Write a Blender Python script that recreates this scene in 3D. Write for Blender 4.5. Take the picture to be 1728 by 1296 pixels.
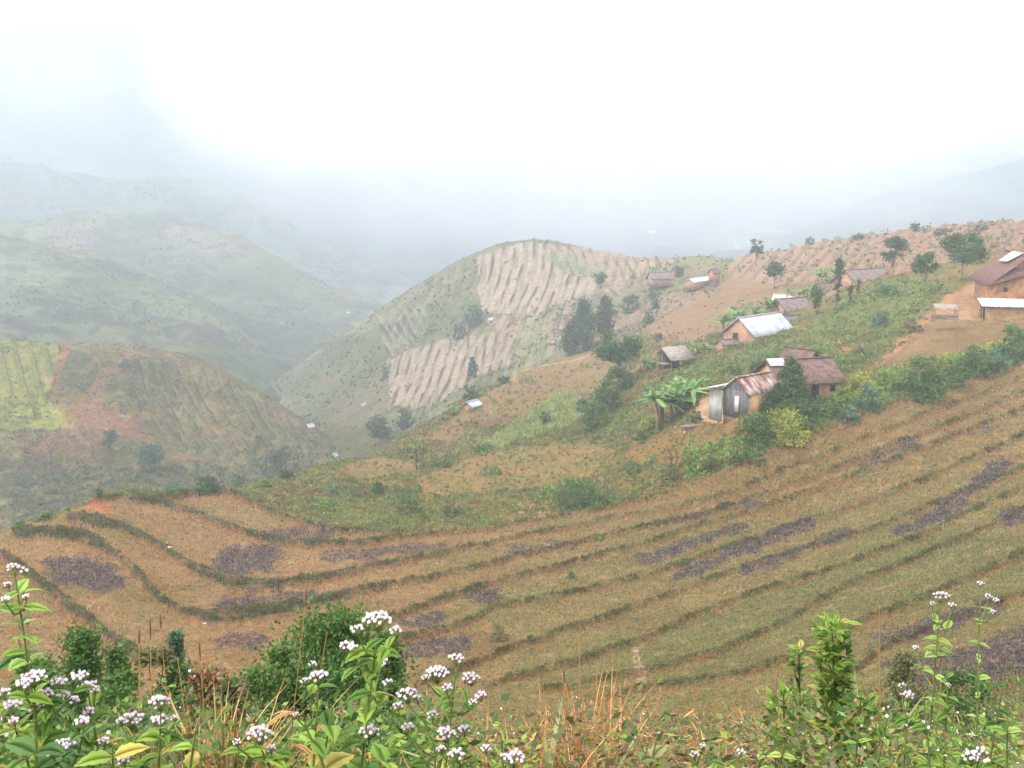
import bpy, math, random
import numpy as np
from mathutils import Vector, Matrix

R = math.radians
sc = bpy.context.scene
for o in list(bpy.data.objects):
    bpy.data.objects.remove(o)
COL = sc.collection

# ------------------------------------------------------------------ camera
F = 1750.0
PITCH = R(11.25)
SP, CP = math.sin(PITCH), math.cos(PITCH)
cam = bpy.data.cameras.new("camera")
cam.sensor_width = 36.0
cam.lens = 36.0 * F / 1728.0
cam.clip_start = 0.05
cam.clip_end = 20000
camo = bpy.data.objects.new("camera", cam)
camo.rotation_euler = (R(90) - PITCH, 0, 0)
COL.objects.link(camo)
sc.camera = camo

# ------------------------------------------------------------------ world, sun, exposure
SUN_EL, SUN_ROT = R(52), R(235)
w = bpy.data.worlds.new("World")
sc.world = w
w.use_nodes = True
nt = w.node_tree
nt.nodes.clear()
wo = nt.nodes.new('ShaderNodeOutputWorld')
bg = nt.nodes.new('ShaderNodeBackground')
sky = nt.nodes.new('ShaderNodeTexSky')
sky.sky_type = 'NISHITA'
sky.sun_disc = False
sky.sun_elevation = SUN_EL
sky.sun_rotation = SUN_ROT
sky.dust_density = 3.0
bg.inputs['Strength'].default_value = 0.10
nt.links.new(sky.outputs[0], bg.inputs[0])
# a thick overcast cloud layer over the clear sky
tc = nt.nodes.new('ShaderNodeTexCoord')
nz = nt.nodes.new('ShaderNodeTexNoise')
nz.inputs['Scale'].default_value = 2.2
nz.inputs['Detail'].default_value = 5
nt.links.new(tc.outputs['Generated'], nz.inputs['Vector'])
rp = nt.nodes.new('ShaderNodeValToRGB')
rp.color_ramp.elements[0].position = 0.3
rp.color_ramp.elements[0].color = (0.97, 0.955, 0.94, 1)
rp.color_ramp.elements[1].position = 0.65
rp.color_ramp.elements[1].color = (1.0, 0.985, 0.965, 1)
nt.links.new(nz.outputs[0], rp.inputs[0])
bg2 = nt.nodes.new('ShaderNodeBackground')
bg2.inputs['Strength'].default_value = 1.0
nt.links.new(rp.outputs[0], bg2.inputs[0])
mx = nt.nodes.new('ShaderNodeMixShader')
mx.inputs[0].default_value = 0.88
nt.links.new(bg.outputs[0], mx.inputs[1])
nt.links.new(bg2.outputs[0], mx.inputs[2])
nt.links.new(mx.outputs[0], wo.inputs[0])

sl = bpy.data.lights.new("sun", 'SUN')
sl.energy = 1.5
sl.angle = R(10)
sl.color = (1.0, 0.95, 0.88)
so = bpy.data.objects.new("sun", sl)
so.rotation_euler = (R(90) - SUN_EL, 0, math.pi - SUN_ROT)
COL.objects.link(so)

sc.view_settings.view_transform = 'Standard'
sc.view_settings.look = 'None'
sc.view_settings.exposure = 1.54
sc.view_settings.gamma = 1
sc.render.engine = 'CYCLES'
cy = sc.cycles
cy.use_denoising = True
cy.denoising_input_passes = 'RGB_ALBEDO_NORMAL'
cy.max_bounces = 9
cy.diffuse_bounces = 2
cy.glossy_bounces = 1
cy.transmission_bounces = 3
cy.transparent_max_bounces = 4
cy.volume_bounces = 8
cy.volume_step_rate = 1.0
cy.volume_max_steps = 256
cy.use_adaptive_sampling = True
cy.adaptive_threshold = 0.02
cy.use_fast_gi = False

# ------------------------------------------------------------------ helpers
HAZE_K = 0.0008
HAZE_L = np.array([0.60, 0.64, 0.71])
K_ILL = 2.15


def tag(o, label=None, cat=None, group=None, kind=None):
    if label: o['label'] = label
    if cat: o['category'] = cat
    if group: o['group'] = group
    if kind: o['kind'] = kind
    return o


def lin(c):
    c = np.asarray(c, float) / 255.0
    return np.where(c <= 0.04045, c / 12.92, ((c + 0.055) / 1.055) ** 2.4)


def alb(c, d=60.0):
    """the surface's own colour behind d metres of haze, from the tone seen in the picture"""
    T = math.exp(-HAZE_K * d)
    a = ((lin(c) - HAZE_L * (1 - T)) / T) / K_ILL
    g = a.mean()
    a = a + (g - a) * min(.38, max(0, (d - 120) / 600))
    return np.clip(a, 0.02, 0.7)


def to_se(px, py):
    u = (px - 864.0) / F
    v = (648.0 - py) / F
    y = CP + v * SP
    return u / y, (-SP + v * CP) / y


def to_px(s, e):
    fw = CP - SP * e
    up = SP + CP * e
    return 864.0 + F * s / fw, 648.0 - F * up / fw


def P(px, py, d):
    s, e = to_se(px, py)
    return np.array([s * d, d, e * d])


_rs = np.random.RandomState(7)
_perm = _rs.permutation(1024)
_perm = np.concatenate([_perm, _perm, _perm])
_gr = _rs.uniform(0, 2 * math.pi, 1024)
_gx, _gy = np.cos(_gr), np.sin(_gr)


def perlin(x, y, seed=0):
    x = np.asarray(x, float) + seed * 17.31
    y = np.asarray(y, float) + seed * 9.77
    xi = np.floor(x).astype(int)
    yi = np.floor(y).astype(int)
    xf, yf = x - xi, y - yi
    u = xf * xf * xf * (xf * (xf * 6 - 15) + 10)
    v = yf * yf * yf * (yf * (yf * 6 - 15) + 10)

    def g(ix, iy, dx, dy):
        h = _perm[_perm[ix & 1023] + (iy & 1023)]
        return _gx[h] * dx + _gy[h] * dy
    a = g(xi, yi, xf, yf)
    b = g(xi + 1, yi, xf - 1, yf)
    c = g(xi, yi + 1, xf, yf - 1)
    d = g(xi + 1, yi + 1, xf - 1, yf - 1)
    return 1.5 * ((a * (1 - u) + b * u) * (1 - v) + (c * (1 - u) + d * u) * v)


def fbm(x, y, oct=4, seed=0):
    t, a, f, n = 0, 1.0, 1.0, 0
    for i in range(oct):
        t = t + a * perlin(x * f, y * f, seed + i * 3)
        n += a
        a *= 0.5
        f *= 2.03
    return t / n


def cells(x, y, seed=0):
    """irregular plots: a random number per plot and the closeness to a plot edge"""
    xi, yi = np.floor(x).astype(int), np.floor(y).astype(int)
    b1 = np.full(x.shape, 9.0)
    b2 = np.full(x.shape, 9.0)
    idn = np.zeros(x.shape)
    for dx in (-1, 0, 1):
        for dy in (-1, 0, 1):
            h = _perm[_perm[(xi + dx + seed * 13) & 1023] + ((yi + dy) & 1023)]
            cx = xi + dx + .5 + .42 * _gx[h]
            cy_ = yi + dy + .5 + .42 * _gy[h]
            d = np.hypot(x - cx, y - cy_)
            nb = d < b1
            b2 = np.where(nb, b1, np.minimum(b2, d))
            idn = np.where(nb, (h * 37 % 101) / 101.0, idn)
            b1 = np.where(nb, d, b1)
    return idn, b2 - b1


def sstep(a, b, x):
    t = np.clip((x - a) / (b - a), 0, 1)
    return t * t * (3 - 2 * t)


def inpoly(px, py, pts):
    pts = np.asarray(pts, float)
    n = len(pts)
    r = np.zeros(px.shape, bool)
    j = n - 1
    for i in range(n):
        xi, yi = pts[i]
        xj, yj = pts[j]
        if yi != yj:
            r ^= ((yi > py) != (yj > py)) & (px < (xj - xi) * (py - yi) / (yj - yi) + xi)
        j = i
    return r


def capsule(px, py, x0, y0, x1, y1, r0, ry=None):
    """1 inside, soft rim; ry squashes across a flat ellipse-like capsule"""
    dx, dy = x1 - x0, y1 - y0
    L = dx * dx + dy * dy + 1e-9
    t = np.clip(((px - x0) * dx + (py - y0) * dy) / L, 0, 1)
    ex, ey = px - (x0 + t * dx), py - (y0 + t * dy)
    return 1 - np.sqrt((ex / r0) ** 2 + (ey / (ry or r0)) ** 2)


# ------------------------------------------------------------------ terrain sheets
class Sheet:
    def __init__(self, pts, tw=0.55, lam=1e-4):
        se = []
        for p in pts:
            s, e = to_se(p[0], p[1])
            se.append((s, math.log(p[2]), e))
            if len(p) > 3:                       # a crest: ground falls away behind it
                drop, = p[3:4]
                se.append((s, math.log(p[2]) + 0.16, e - 0.40 * drop))
                se.append((s, math.log(p[2]) + 0.40, e - drop))
        a = np.array(se)
        self.tw = tw
        self.X = np.c_[a[:, 0], a[:, 1] * tw]
        n = len(a)
        K = self._k(self.X, self.X) + lam * np.eye(n)
        Pm = np.c_[np.ones(n), self.X]
        A = np.zeros((n + 3, n + 3))
        A[:n, :n] = K
        A[:n, n:] = Pm
        A[n:, :n] = Pm.T
        self.w = np.linalg.solve(A, np.r_[a[:, 2], 0, 0, 0])

    def _k(self, A, B):
        d2 = ((A[:, None, :] - B[None, :, :]) ** 2).sum(-1)
        return 0.5 * d2 * np.log(d2 + 1e-12)

    def e(self, s, t):
        s = np.asarray(s, float).ravel()
        t = np.asarray(t, float).ravel() * self.tw
        out = np.empty(len(s))
        n = len(self.X)
        for i in range(0, len(s), 40000):
            q = np.c_[s[i:i + 40000], t[i:i + 40000]]
            out[i:i + 40000] = self._k(q, self.X) @ self.w[:n] + self.w[n] + q @ self.w[n + 1:]
        return out

    def grid(self, s, t, smin=None, smax=None):
        """e on the whole grid, worked out coarse and filled in bilinearly-smooth"""
        self.s, self.t = s, t
        cs = np.linspace(s[0], s[-1], 190)
        ct = np.linspace(t[0], t[-1], 190)
        S, T = np.meshgrid(cs, ct)
        E = self.e(np.clip(S, smin or -9, smax or 9), T).reshape(S.shape)
        a = np.empty((len(ct), len(s)))
        for i in range(len(ct)):
            a[i] = cub(cs, E[i], s)
        b = np.empty((len(t), len(s)))
        b[:] = cub(ct, a, t)
        self.E = b
        self.S, self.T = np.meshgrid(s, t)
        self.Y = np.exp(self.T)
        self.Xw = self.S * self.Y
        self.PX, self.PY = to_px(self.S, self.E)
        return self


def cub(x, f, q):
    """Catmull-Rom on an even grid, along axis 0 of f"""
    h = x[1] - x[0]
    p = (q - x[0]) / h
    i = np.clip(np.floor(p).astype(int), 0, len(x) - 2)
    u = (p - i)
    g = lambda k: f[np.clip(i + k, 0, len(x) - 1)]
    if f.ndim == 2:
        u = u[:, None]
    p0, p1, p2, p3 = g(-1), g(0), g(1), g(2)
    return 0.5 * (2 * p1 + (p2 - p0) * u + (2 * p0 - 5 * p1 + 4 * p2 - p3) * u * u + (3 * p1 - p0 - 3 * p2 + p3) * u ** 3)


SHEETS = []


def raw_mesh(name, V, faces_idx, nper, mats, uvcol=None, smooth=True):
    me = bpy.data.meshes.new(name)
    nf = len(faces_idx) // nper
    me.vertices.add(len(V))
    me.vertices.foreach_set('co', np.ascontiguousarray(V, dtype=np.float32).ravel())
    me.loops.add(nf * nper)
    me.loops.foreach_set('vertex_index', np.asarray(faces_idx, dtype=np.int32))
    me.polygons.add(nf)
    me.polygons.foreach_set('loop_start', np.arange(0, nf * nper, nper, dtype=np.int32))
    me.polygons.foreach_set('loop_total', np.full(nf, nper, dtype=np.int32))
    if smooth:
        me.polygons.foreach_set('use_smooth', np.ones(nf, dtype=bool))
    me.update(calc_edges=True)
    if uvcol is not None:
        at = me.color_attributes.new('col', 'FLOAT_COLOR', 'POINT')
        c = np.ones((len(V), 4), dtype=np.float32)
        c[:, :3] = uvcol
        at.data.foreach_set('color', c.ravel())
    for m in mats:
        me.materials.append(m)
    return me


def link(name, me, parent=None):
    o = bpy.data.objects.new(name, me)
    COL.objects.link(o)
    if parent is not None:
        o.parent = parent
    return o


def sheet_object(name, sh, dz, colr, mat):
    Z = sh.E * sh.Y + dz
    sh.Z = Z
    sh.Ef = Z / sh.Y
    V = np.stack([sh.Xw, sh.Y, Z], -1).reshape(-1, 3)
    nt_, ns_ = Z.shape
    idx = np.arange(nt_ * ns_).reshape(nt_, ns_)
    q = np.stack([idx[:-1, :-1], idx[:-1, 1:], idx[1:, 1:], idx[1:, :-1]], -1).reshape(-1)
    me = raw_mesh(name, V, q, 4, [mat], colr.reshape(-1, 3))
    o = link(name, me)
    tag(o, kind='structure')
    SHEETS.append(sh)
    return o


def hit(px, py, only=None, skip_m=0.0):
    """first terrain point seen through picture point px,py -> world point, metres per picture pixel"""
    s, e = to_se(px, py)
    best = None
    for sh in (SHEETS if only is None else only):
        if s < sh.s[0] or s > sh.s[-1]:
            continue
        j = int(np.clip(np.searchsorted(sh.s, s) - 1, 0, len(sh.s) - 2))
        k = (s - sh.s[j]) / (sh.s[j + 1] - sh.s[j])
        c = sh.Ef[:, j] * (1 - k) + sh.Ef[:, j + 1] * k
        ab = (c >= e) & (np.exp(sh.t) > skip_m)
        if ab.any():
            i = int(np.argmax(ab))
            if i > 0 and c[i] != c[i - 1]:
                f = (e - c[i - 1]) / (c[i] - c[i - 1])
                tt = sh.t[i - 1] + min(max(f, 0), 1) * (sh.t[i] - sh.t[i - 1])
            else:
                tt = sh.t[i]
            d = math.exp(tt)
            if best is None or d < best:
                best = d
    if best is None:
        return None, None
    return Vector((s * best, best, e * best)), best / F


def ground(x, y):
    """terrain height under a world point"""
    z = -1e9
    s, t = x / y, math.log(y)
    for sh in SHEETS:
        if s < sh.s[0] or s > sh.s[-1] or t < sh.t[0] or t > sh.t[-1]:
            continue
        j = int(np.clip(np.searchsorted(sh.s, s) - 1, 0, len(sh.s) - 2))
        i = int(np.clip(np.searchsorted(sh.t, t) - 1, 0, len(sh.t) - 2))
        a = (s - sh.s[j]) / (sh.s[j + 1] - sh.s[j])
        b = (t - sh.t[i]) / (sh.t[i + 1] - sh.t[i])
        Z = sh.Z
        v = (Z[i, j] * (1 - a) + Z[i, j + 1] * a) * (1 - b) + (Z[i + 1, j] * (1 - a) + Z[i + 1, j + 1] * a) * b
        z = max(z, v)
    return z


# ------------------------------------------------------------------ materials
def newmat(name):
    m = bpy.data.materials.new(name)
    m.use_nodes = True
    n = m.node_tree
    n.nodes.clear()
    out = n.nodes.new('ShaderNodeOutputMaterial')
    return m, n, out


def terrain_mat(name, scales, amps, bump=0.3, bdist=0.1):
    m, n, out = newmat(name)
    b = n.nodes.new('ShaderNodeBsdfPrincipled')
    b.inputs['Roughness'].default_value = 0.95
    b.inputs['Specular IOR Level'].default_value = 0.1
    at = n.nodes.new('ShaderNodeVertexColor')
    at.layer_name = 'col'
    g = n.nodes.new('ShaderNodeNewGeometry')
    cur = at.outputs[0]
    last = None
    for s, a in zip(scales, amps):
        z = n.nodes.new('ShaderNodeTexNoise')
        z.inputs['Scale'].default_value = s
        z.inputs['Detail'].default_value = 3
        z.inputs['Roughness'].default_value = 0.65
        n.links.new(g.outputs['Position'], z.inputs['Vector'])
        r = n.nodes.new('ShaderNodeMapRange')
        r.inputs[1].default_value = 0.32
        r.inputs[2].default_value = 0.68
        r.inputs[3].default_value = 1 - a
        r.inputs[4].default_value = 1 + a
        n.links.new(z.outputs[0], r.inputs[0])
        mm = n.nodes.new('ShaderNodeVectorMath')
        mm.operation = 'SCALE'
        n.links.new(cur, mm.inputs[0])
        n.links.new(r.outputs[0], mm.inputs['Scale'])
        cur = mm.outputs[0]
        last = z
    n.links.new(cur, b.inputs['Base Color'])
    bp = n.nodes.new('ShaderNodeBump')
    bp.inputs['Strength'].default_value = bump
    bp.inputs['Distance'].default_value = bdist
    n.links.new(last.outputs[0], bp.inputs['Height'])
    n.links.new(bp.outputs[0], b.inputs['Normal'])
    n.links.new(b.outputs[0], out.inputs[0])
    return m


_leafcache = {}


def leaf_mat(name, c1, c2, c3=None, trans=0.25, rough=0.6, pos=0.6):
    """leaf colours differ from leaf to leaf and from clump to clump"""
    if name in _leafcache:
        return _leafcache[name]
    m, n, out = newmat(name)
    g = n.nodes.new('ShaderNodeNewGeometry')
    rp = n.nodes.new('ShaderNodeValToRGB')
    rp.color_ramp.elements[0].color = (*c1, 1)
    rp.color_ramp.elements[1].color = (*c2, 1)
    if c3 is not None:
        e = rp.color_ramp.elements.new(0.93)
        e.color = (*c2, 1)
        rp.color_ramp.elements[2].position = 0.97
        rp.color_ramp.elements[2].color = (*c3, 1)
    n.links.new(g.outputs['Random Per Island'], rp.inputs[0])
    z = n.nodes.new('ShaderNodeTexNoise')
    z.inputs['Scale'].default_value = pos
    z.inputs['Detail'].default_value = 2
    n.links.new(g.outputs['Position'], z.inputs['Vector'])
    r = n.nodes.new('ShaderNodeMapRange')
    r.inputs[1].default_value = 0.3
    r.inputs[2].default_value = 0.7
    r.inputs[3].default_value = 0.72
    r.inputs[4].default_value = 1.3
    n.links.new(z.outputs[0], r.inputs[0])
    mm = n.nodes.new('ShaderNodeVectorMath')
    mm.operation = 'SCALE'
    n.links.new(rp.outputs[0], mm.inputs[0])
    n.links.new(r.outputs[0], mm.inputs['Scale'])
    b = n.nodes.new('ShaderNodeBsdfPrincipled')
    b.inputs['Roughness'].default_value = rough
    b.inputs['Specular IOR Level'].default_value = 0.25
    n.links.new(mm.outputs[0], b.inputs['Base Color'])
    tr = n.nodes.new('ShaderNodeBsdfTranslucent')
    n.links.new(mm.outputs[0], tr.inputs[0])
    ms = n.nodes.new('ShaderNodeMixShader')
    ms.inputs[0].default_value = trans
    n.links.new(b.outputs[0], ms.inputs[1])
    n.links.new(tr.outputs[0], ms.inputs[2])
    n.links.new(ms.outputs[0], out.inputs[0])
    _leafcache[name] = m
    return m


def mix_mat(name, c1, c2, scale=3.0, rough=0.85, bump=0.2, stretch=(1, 1, 1), metal=0.0, lo=0.35, hi=0.65, detail=5, c3=None, wave=None, spec=0.3):
    m, n, out = newmat(name)
    t = n.nodes.new('ShaderNodeTexCoord')
    mp = n.nodes.new('ShaderNodeMapping')
    mp.inputs['Scale'].default_value = stretch
    n.links.new(t.outputs['Object'], mp.inputs[0])
    z = n.nodes.new('ShaderNodeTexNoise')
    z.inputs['Scale'].default_value = scale
    z.inputs['Detail'].default_value = detail
    n.links.new(mp.outputs[0], z.inputs['Vector'])
    rp = n.nodes.new('ShaderNodeValToRGB')
    rp.color_ramp.elements[0].position = lo
    rp.color_ramp.elements[0].color = (*c1, 1)
    rp.color_ramp.elements[1].position = hi
    rp.color_ramp.elements[1].color = (*c2, 1)
    if c3 is not None:
        e = rp.color_ramp.elements.new((lo + hi) / 2)
        e.color = (*c3, 1)
    n.links.new(z.outputs[0], rp.inputs[0])
    b = n.nodes.new('ShaderNodeBsdfPrincipled')
    b.inputs['Roughness'].default_value = rough
    b.inputs['Metallic'].default_value = metal
    b.inputs['Specular IOR Level'].default_value = spec
    src = rp.outputs[0]
    h = z.outputs[0]
    if wave:
        wv = n.nodes.new('ShaderNodeTexWave')
        wv.bands_direction = wave[0]
        wv.inputs['Scale'].default_value = wave[1]
        wv.inputs['Distortion'].default_value = wave[2]
        n.links.new(t.outputs['Object'], wv.inputs['Vector'])
        r = n.nodes.new('ShaderNodeMapRange')
        r.inputs[3].default_value = 1 - wave[3]
        r.inputs[4].default_value = 1.0
        n.links.new(wv.outputs['Fac'], r.inputs[0])
        mm = n.nodes.new('ShaderNodeVectorMath')
        mm.operation = 'SCALE'
        n.links.new(src, mm.inputs[0])
        n.links.new(r.outputs[0], mm.inputs['Scale'])
        src = mm.outputs[0]
        h = wv.outputs['Fac']
    n.links.new(src, b.inputs['Base Color'])
    bp = n.nodes.new('ShaderNodeBump')
    bp.inputs['Strength'].default_value = bump
    bp.inputs['Distance'].default_value = 0.03
    n.links.new(h, bp.inputs['Height'])
    n.links.new(bp.outputs[0], b.inputs['Normal'])
    n.links.new(b.outputs[0], out.inputs[0])
    return m

# ================================================================== TERRAIN
class Paint:
    def __init__(self, sh, base, d, warp=5.0, wl=22.0, seed=0):
        self.d = d
        self.sh = sh
        self.c = np.empty(sh.S.shape + (3,))
        self.c[:] = alb(base, d)
        X, Y = sh.PX, sh.PY
        self.px = X + warp * fbm(X / wl, Y / wl, 3, seed + 1)
        self.py = Y + warp * 0.6 * fbm(X / wl, Y / wl, 3, seed + 2)
        self.brk = .72 + .5 * fbm(X / 34, Y / 17, 4, seed + 11)

    def mix(self, m, c):
        m = np.clip(m, 0, 1)[..., None]
        self.c = self.c * (1 - m) + alb(c, self.d) * m

    def poly(self, pts, c, a=1.0):
        m = inpoly(self.px, self.py, pts)
        self.mix(m * a * np.clip(self.brk, .3, 1), c)
        return m

    def plots(self, size, tones, a=.6, seed=0, edge=(100, 112, 90), ea=.5, sx=1.0, sy=.45):
        sh = self.sh
        wx = sh.Xw / size + .35 * fbm(sh.Xw / size * 1.3, sh.Y / size * 1.3, 3, seed + 1)
        wy = sh.Y / size + .35 * fbm(sh.Xw / size * 1.3, sh.Y / size * 1.3, 3, seed + 2)
        q = .6 * wx + .8 * wy
        r = (-.8 * wx + .6 * wy)
        i, e = cells(q * sx, r / sy, seed)
        n = len(tones)
        for k, t in enumerate(tones):
            self.mix(((i >= k / n) & (i < (k + 1) / n)) * a * np.clip(self.brk, .2, 1) * (t is not None), t or (0, 0, 0))
        self.mix((1 - sstep(.02, .10, e)) * ea * np.clip(self.brk, .2, 1), edge)

    def cap(self, x0, y0, x1, y1, r, ry, c, a=1.0, soft=0.35):
        m = sstep(0, soft, capsule(self.px, self.py, x0, y0, x1, y1, r, ry)) * a
        self.mix(m, c)
        return m

    def noise(self, c, scale, lo, hi, a=1.0, seed=0, ani=(1, 1), oct=4):
        """patches in world metres"""
        m = sstep(lo, hi, fbm(self.sh.Xw * scale * ani[0], self.sh.Y * scale * ani[1], oct, seed)) * a
        self.mix(m, c)
        return m


def line_y(px, pts):
    p = np.array(pts, float)
    return np.interp(px, p[:, 0], p[:, 1], left=np.nan, right=np.nan)


def sgrid(fine, smax=1.0, lim=0.56, coarse=40):
    return np.r_[np.linspace(-smax, -lim, coarse, endpoint=False), np.linspace(-lim, lim, fine), np.linspace(lim, smax, coarse + 1)[1:]]


# ---------------- near hillside: terraced fields, scrub, village slope
HC = [
    # foot of the photographer's bank
    (-400, 1500, 1.5), (864, 1500, 1.5), (2100, 1500, 1.5),
    (-400, 1440, 4.0), (300, 1440, 4.0), (864, 1440, 4.0), (1500, 1440, 4.0), (2100, 1440, 4.0),
    (-400, 1370, 10), (300, 1370, 10), (864, 1365, 10), (1400, 1350, 10), (1700, 1330, 9.5), (2100, 1300, 9),
    (0, 900, 80), (0, 1000, 60), (0, 1100, 45), (0, 1200, 30), (0, 1300, 19),
    (-400, 935, 74), (-400, 1100, 42), (-400, 1250, 22),
    (300, 838, 98), (300, 900, 82), (300, 1000, 62), (300, 1100, 47), (300, 1200, 33), (300, 1300, 20),
    (640, 905, 82), (640, 1000, 65), (640, 1100, 50), (640, 1200, 36), (640, 1300, 21),
    (1000, 865, 90), (1000, 950, 72), (1000, 1050, 56), (1000, 1150, 42), (1000, 1250, 26),
    (1300, 762, 103), (1300, 850, 82), (1300, 950, 65), (1300, 1050, 50), (1300, 1150, 36), (1300, 1250, 22),
    (1650, 640, 108), (1650, 750, 87), (1650, 850, 69), (1650, 950, 53), (1650, 1050, 39), (1650, 1150, 27), (1650, 1250, 17),
    (2100, 500, 120), (2100, 700, 80), (2100, 900, 50), (2100, 1100, 24),
    # scrub beyond the terraces
    (640, 850, 100), (640, 795, 122), (800, 820, 106), (900, 800, 112), (900, 755, 128), (780, 770, 130), (1000, 760, 122),
    (480, 850, 100),
    # brown slope
    (900, 700, 150), (780, 735, 146), (900, 655, 178), (1000, 640, 178),
    (1100, 800, 97), (1100, 735, 112), (1100, 650, 142), (1100, 600, 168),
    (1250, 705, 94), (1250, 650, 112), (1250, 590, 145), (1250, 540, 178), (1250, 485, 225),
    (1350, 690, 98), (1350, 640, 112), (1350, 590, 130), (1350, 540, 160), (1350, 480, 205), (1350, 435, 262),
    (1450, 650, 103), (1450, 600, 117), (1450, 540, 142), (1450, 485, 178), (1450, 430, 235),
    (1580, 600, 112), (1580, 545, 126), (1580, 500, 143), (1580, 440, 185),
    (1690, 575, 118), (1690, 533, 128), (1690, 500, 140), (1690, 450, 170),
    (2100, 440, 150), (2100, 380, 200),
    # crests, ground falls away behind
    (-500, 1200, 200), (-500, 1100, 420), (20, 1200, 200), (20, 1120, 300), (20, 1080, 430), (260, 1150, 210), (260, 1080, 320), (260, 1040, 430), (500, 1050, 240), (500, 980, 430), (750, 900, 300), (750, 850, 430), (1000, 760, 330), (1000, 740, 430),
    (-400, 915, 78, .16), (20, 893, 83, .16), (110, 868, 92, .15), (170, 843, 98, .15), (240, 830, 103, .15), (364, 826, 106, .15),
    (430, 818, 111, .15), (500, 800, 120, .14), (560, 783, 128, .14), (650, 757, 141, .12), (700, 724, 152, .11),
    (760, 684, 167, .11), (820, 655, 181, .10), (870, 630, 195, .10), (950, 608, 206, .09), (1010, 590, 216, .08),
    (1080, 560, 228, .06), (1150, 520, 245, .045),
    (1235, 440, 300, .08), (1300, 425, 295, .08), (1400, 405, 280, .08), (1500, 393, 265, .08), (1600, 384, 250, .08), (1690, 376, 235, .08), (2100, 345, 225, .08),
]
hill = Sheet(HC)
hs = sgrid(1000, 1.6, 0.56, 60)
ht = np.r_[np.linspace(math.log(0.9), math.log(12), 90, endpoint=False), np.linspace(math.log(12), math.log(440), 830)]
hill.grid(hs, ht, -0.85, 0.85)

BUNDS = [
    ([(250, 846), (302, 838), (364, 831), (399, 838), (434, 858), (486, 879), (555, 897), (640, 905), (726, 904), (820, 895), (914, 878), (1026, 860), (1130, 835), (1250, 785), (1372, 735), (1473, 695), (1580, 660), (1728, 610)], 6, 5),
    ([(150, 848), (200, 842), (243, 846), (295, 859), (347, 876), (399, 897), (451, 914), (503, 923), (600, 921), (660, 912), (726, 906)], 11, 5),
    ([(110, 878), (121, 878), (174, 885), (226, 902), (278, 930), (312, 954), (347, 975), (382, 987), (434, 992), (486, 989), (538, 980), (613, 963), (741, 938), (820, 921), (876, 906), (970, 888), (1064, 872), (1150, 857), (1250, 825), (1400, 765), (1550, 705), (1728, 638)], 17, 6),
    ([(20, 904), (69, 902), (111, 904), (146, 912), (180, 930), (215, 954), (243, 985), (271, 1017), (305, 1037), (347, 1046), (392, 1043), (450, 1036), (500, 1027), (556, 1015), (624, 997), (726, 978), (801, 959), (876, 940), (970, 918), (1100, 889), (1238, 855), (1350, 815), (1500, 755), (1728, 665)], 19, 6),
    ([(560, 1075), (620, 1058), (665, 1045), (726, 1020), (812, 991), (900, 968), (1000, 941), (1100, 914), (1209, 879), (1318, 848), (1450, 800), (1600, 740), (1728, 690)], 8, 7),
    ([(560, 1125), (620, 1100), (688, 1079), (763, 1064), (827, 1032), (914, 1012), (1026, 989), (1100, 970), (1245, 919), (1427, 861), (1560, 810), (1728, 735)], 8, 8),
    ([(700, 1160), (782, 1130), (876, 1091), (951, 1066), (1064, 1029), (1100, 1017), (1245, 963), (1383, 923), (1500, 885), (1620, 835), (1728, 790)], 8, 8),
    ([(820, 1160), (950, 1125), (1100, 1076), (1191, 1032), (1318, 988), (1427, 955), (1560, 903), (1728, 822)], 8, 8),
    ([(900, 1172), (1000, 1153), (1100, 1133), (1209, 1104), (1318, 1053), (1427, 990), (1536, 948), (1700, 876), (1728, 862)], 9, 9),
    ([(1000, 1185), (1100, 1163), (1245, 1141), (1372, 1104), (1463, 1046), (1572, 1006), (1700, 948), (1728, 932)], 10, 10),
    ([(0, 940), (30, 956), (49, 971), (87, 1003), (121, 1030), (156, 1058), (200, 1092), (240, 1115)], 19, 9),
    ([(1420, 1150), (1500, 1090), (1600, 1050), (1728, 1005)], 9, 8),
]
px, py = hill.PX, hill.PY
ext = lambda L: [(L[0][0] - 1, L[0][1])] + L + [(1728 + 240, L[-1][1] - 240 * 0.42)] if L[-1][0] >= 1700 else L
infield = np.zeros(px.shape, bool)
B0 = ext(BUNDS[0][0])
y0 = line_y(px, B0)
OUT = [(20, 893), (110, 868), (170, 843), (250, 836), (302, 833), (364, 827), (399, 833), (434, 853), (486, 875), (555, 893), (640, 902), (726, 901), (820, 892), (914, 875), (1026, 856), (1130, 832), (1250, 782), (1372, 732), (1473, 692), (1580, 657), (1728, 607), (2000, 500), (2000, 1150), (1728, 1190), (1440, 1190), (1200, 1195), (1000, 1200), (900, 1230), (300, 1240), (0, 1160), (-300, 1160), (-300, 950)]
infield = inpoly(px, py, OUT)

pn = Paint(hill, (150, 128, 88), 90, 6, 26, 5)
# -- rough open ground beyond the terraces
pn.noise((136, 134, 84), .09, -.2, .25, .9, 3)
pn.noise((112, 122, 70), .16, .02, .3, .8, 4)
pn.noise((170, 128, 92), .12, .12, .4, .8, 8)
pn.noise((178, 162, 122), .4, .2, .45, .5, 9)
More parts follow.
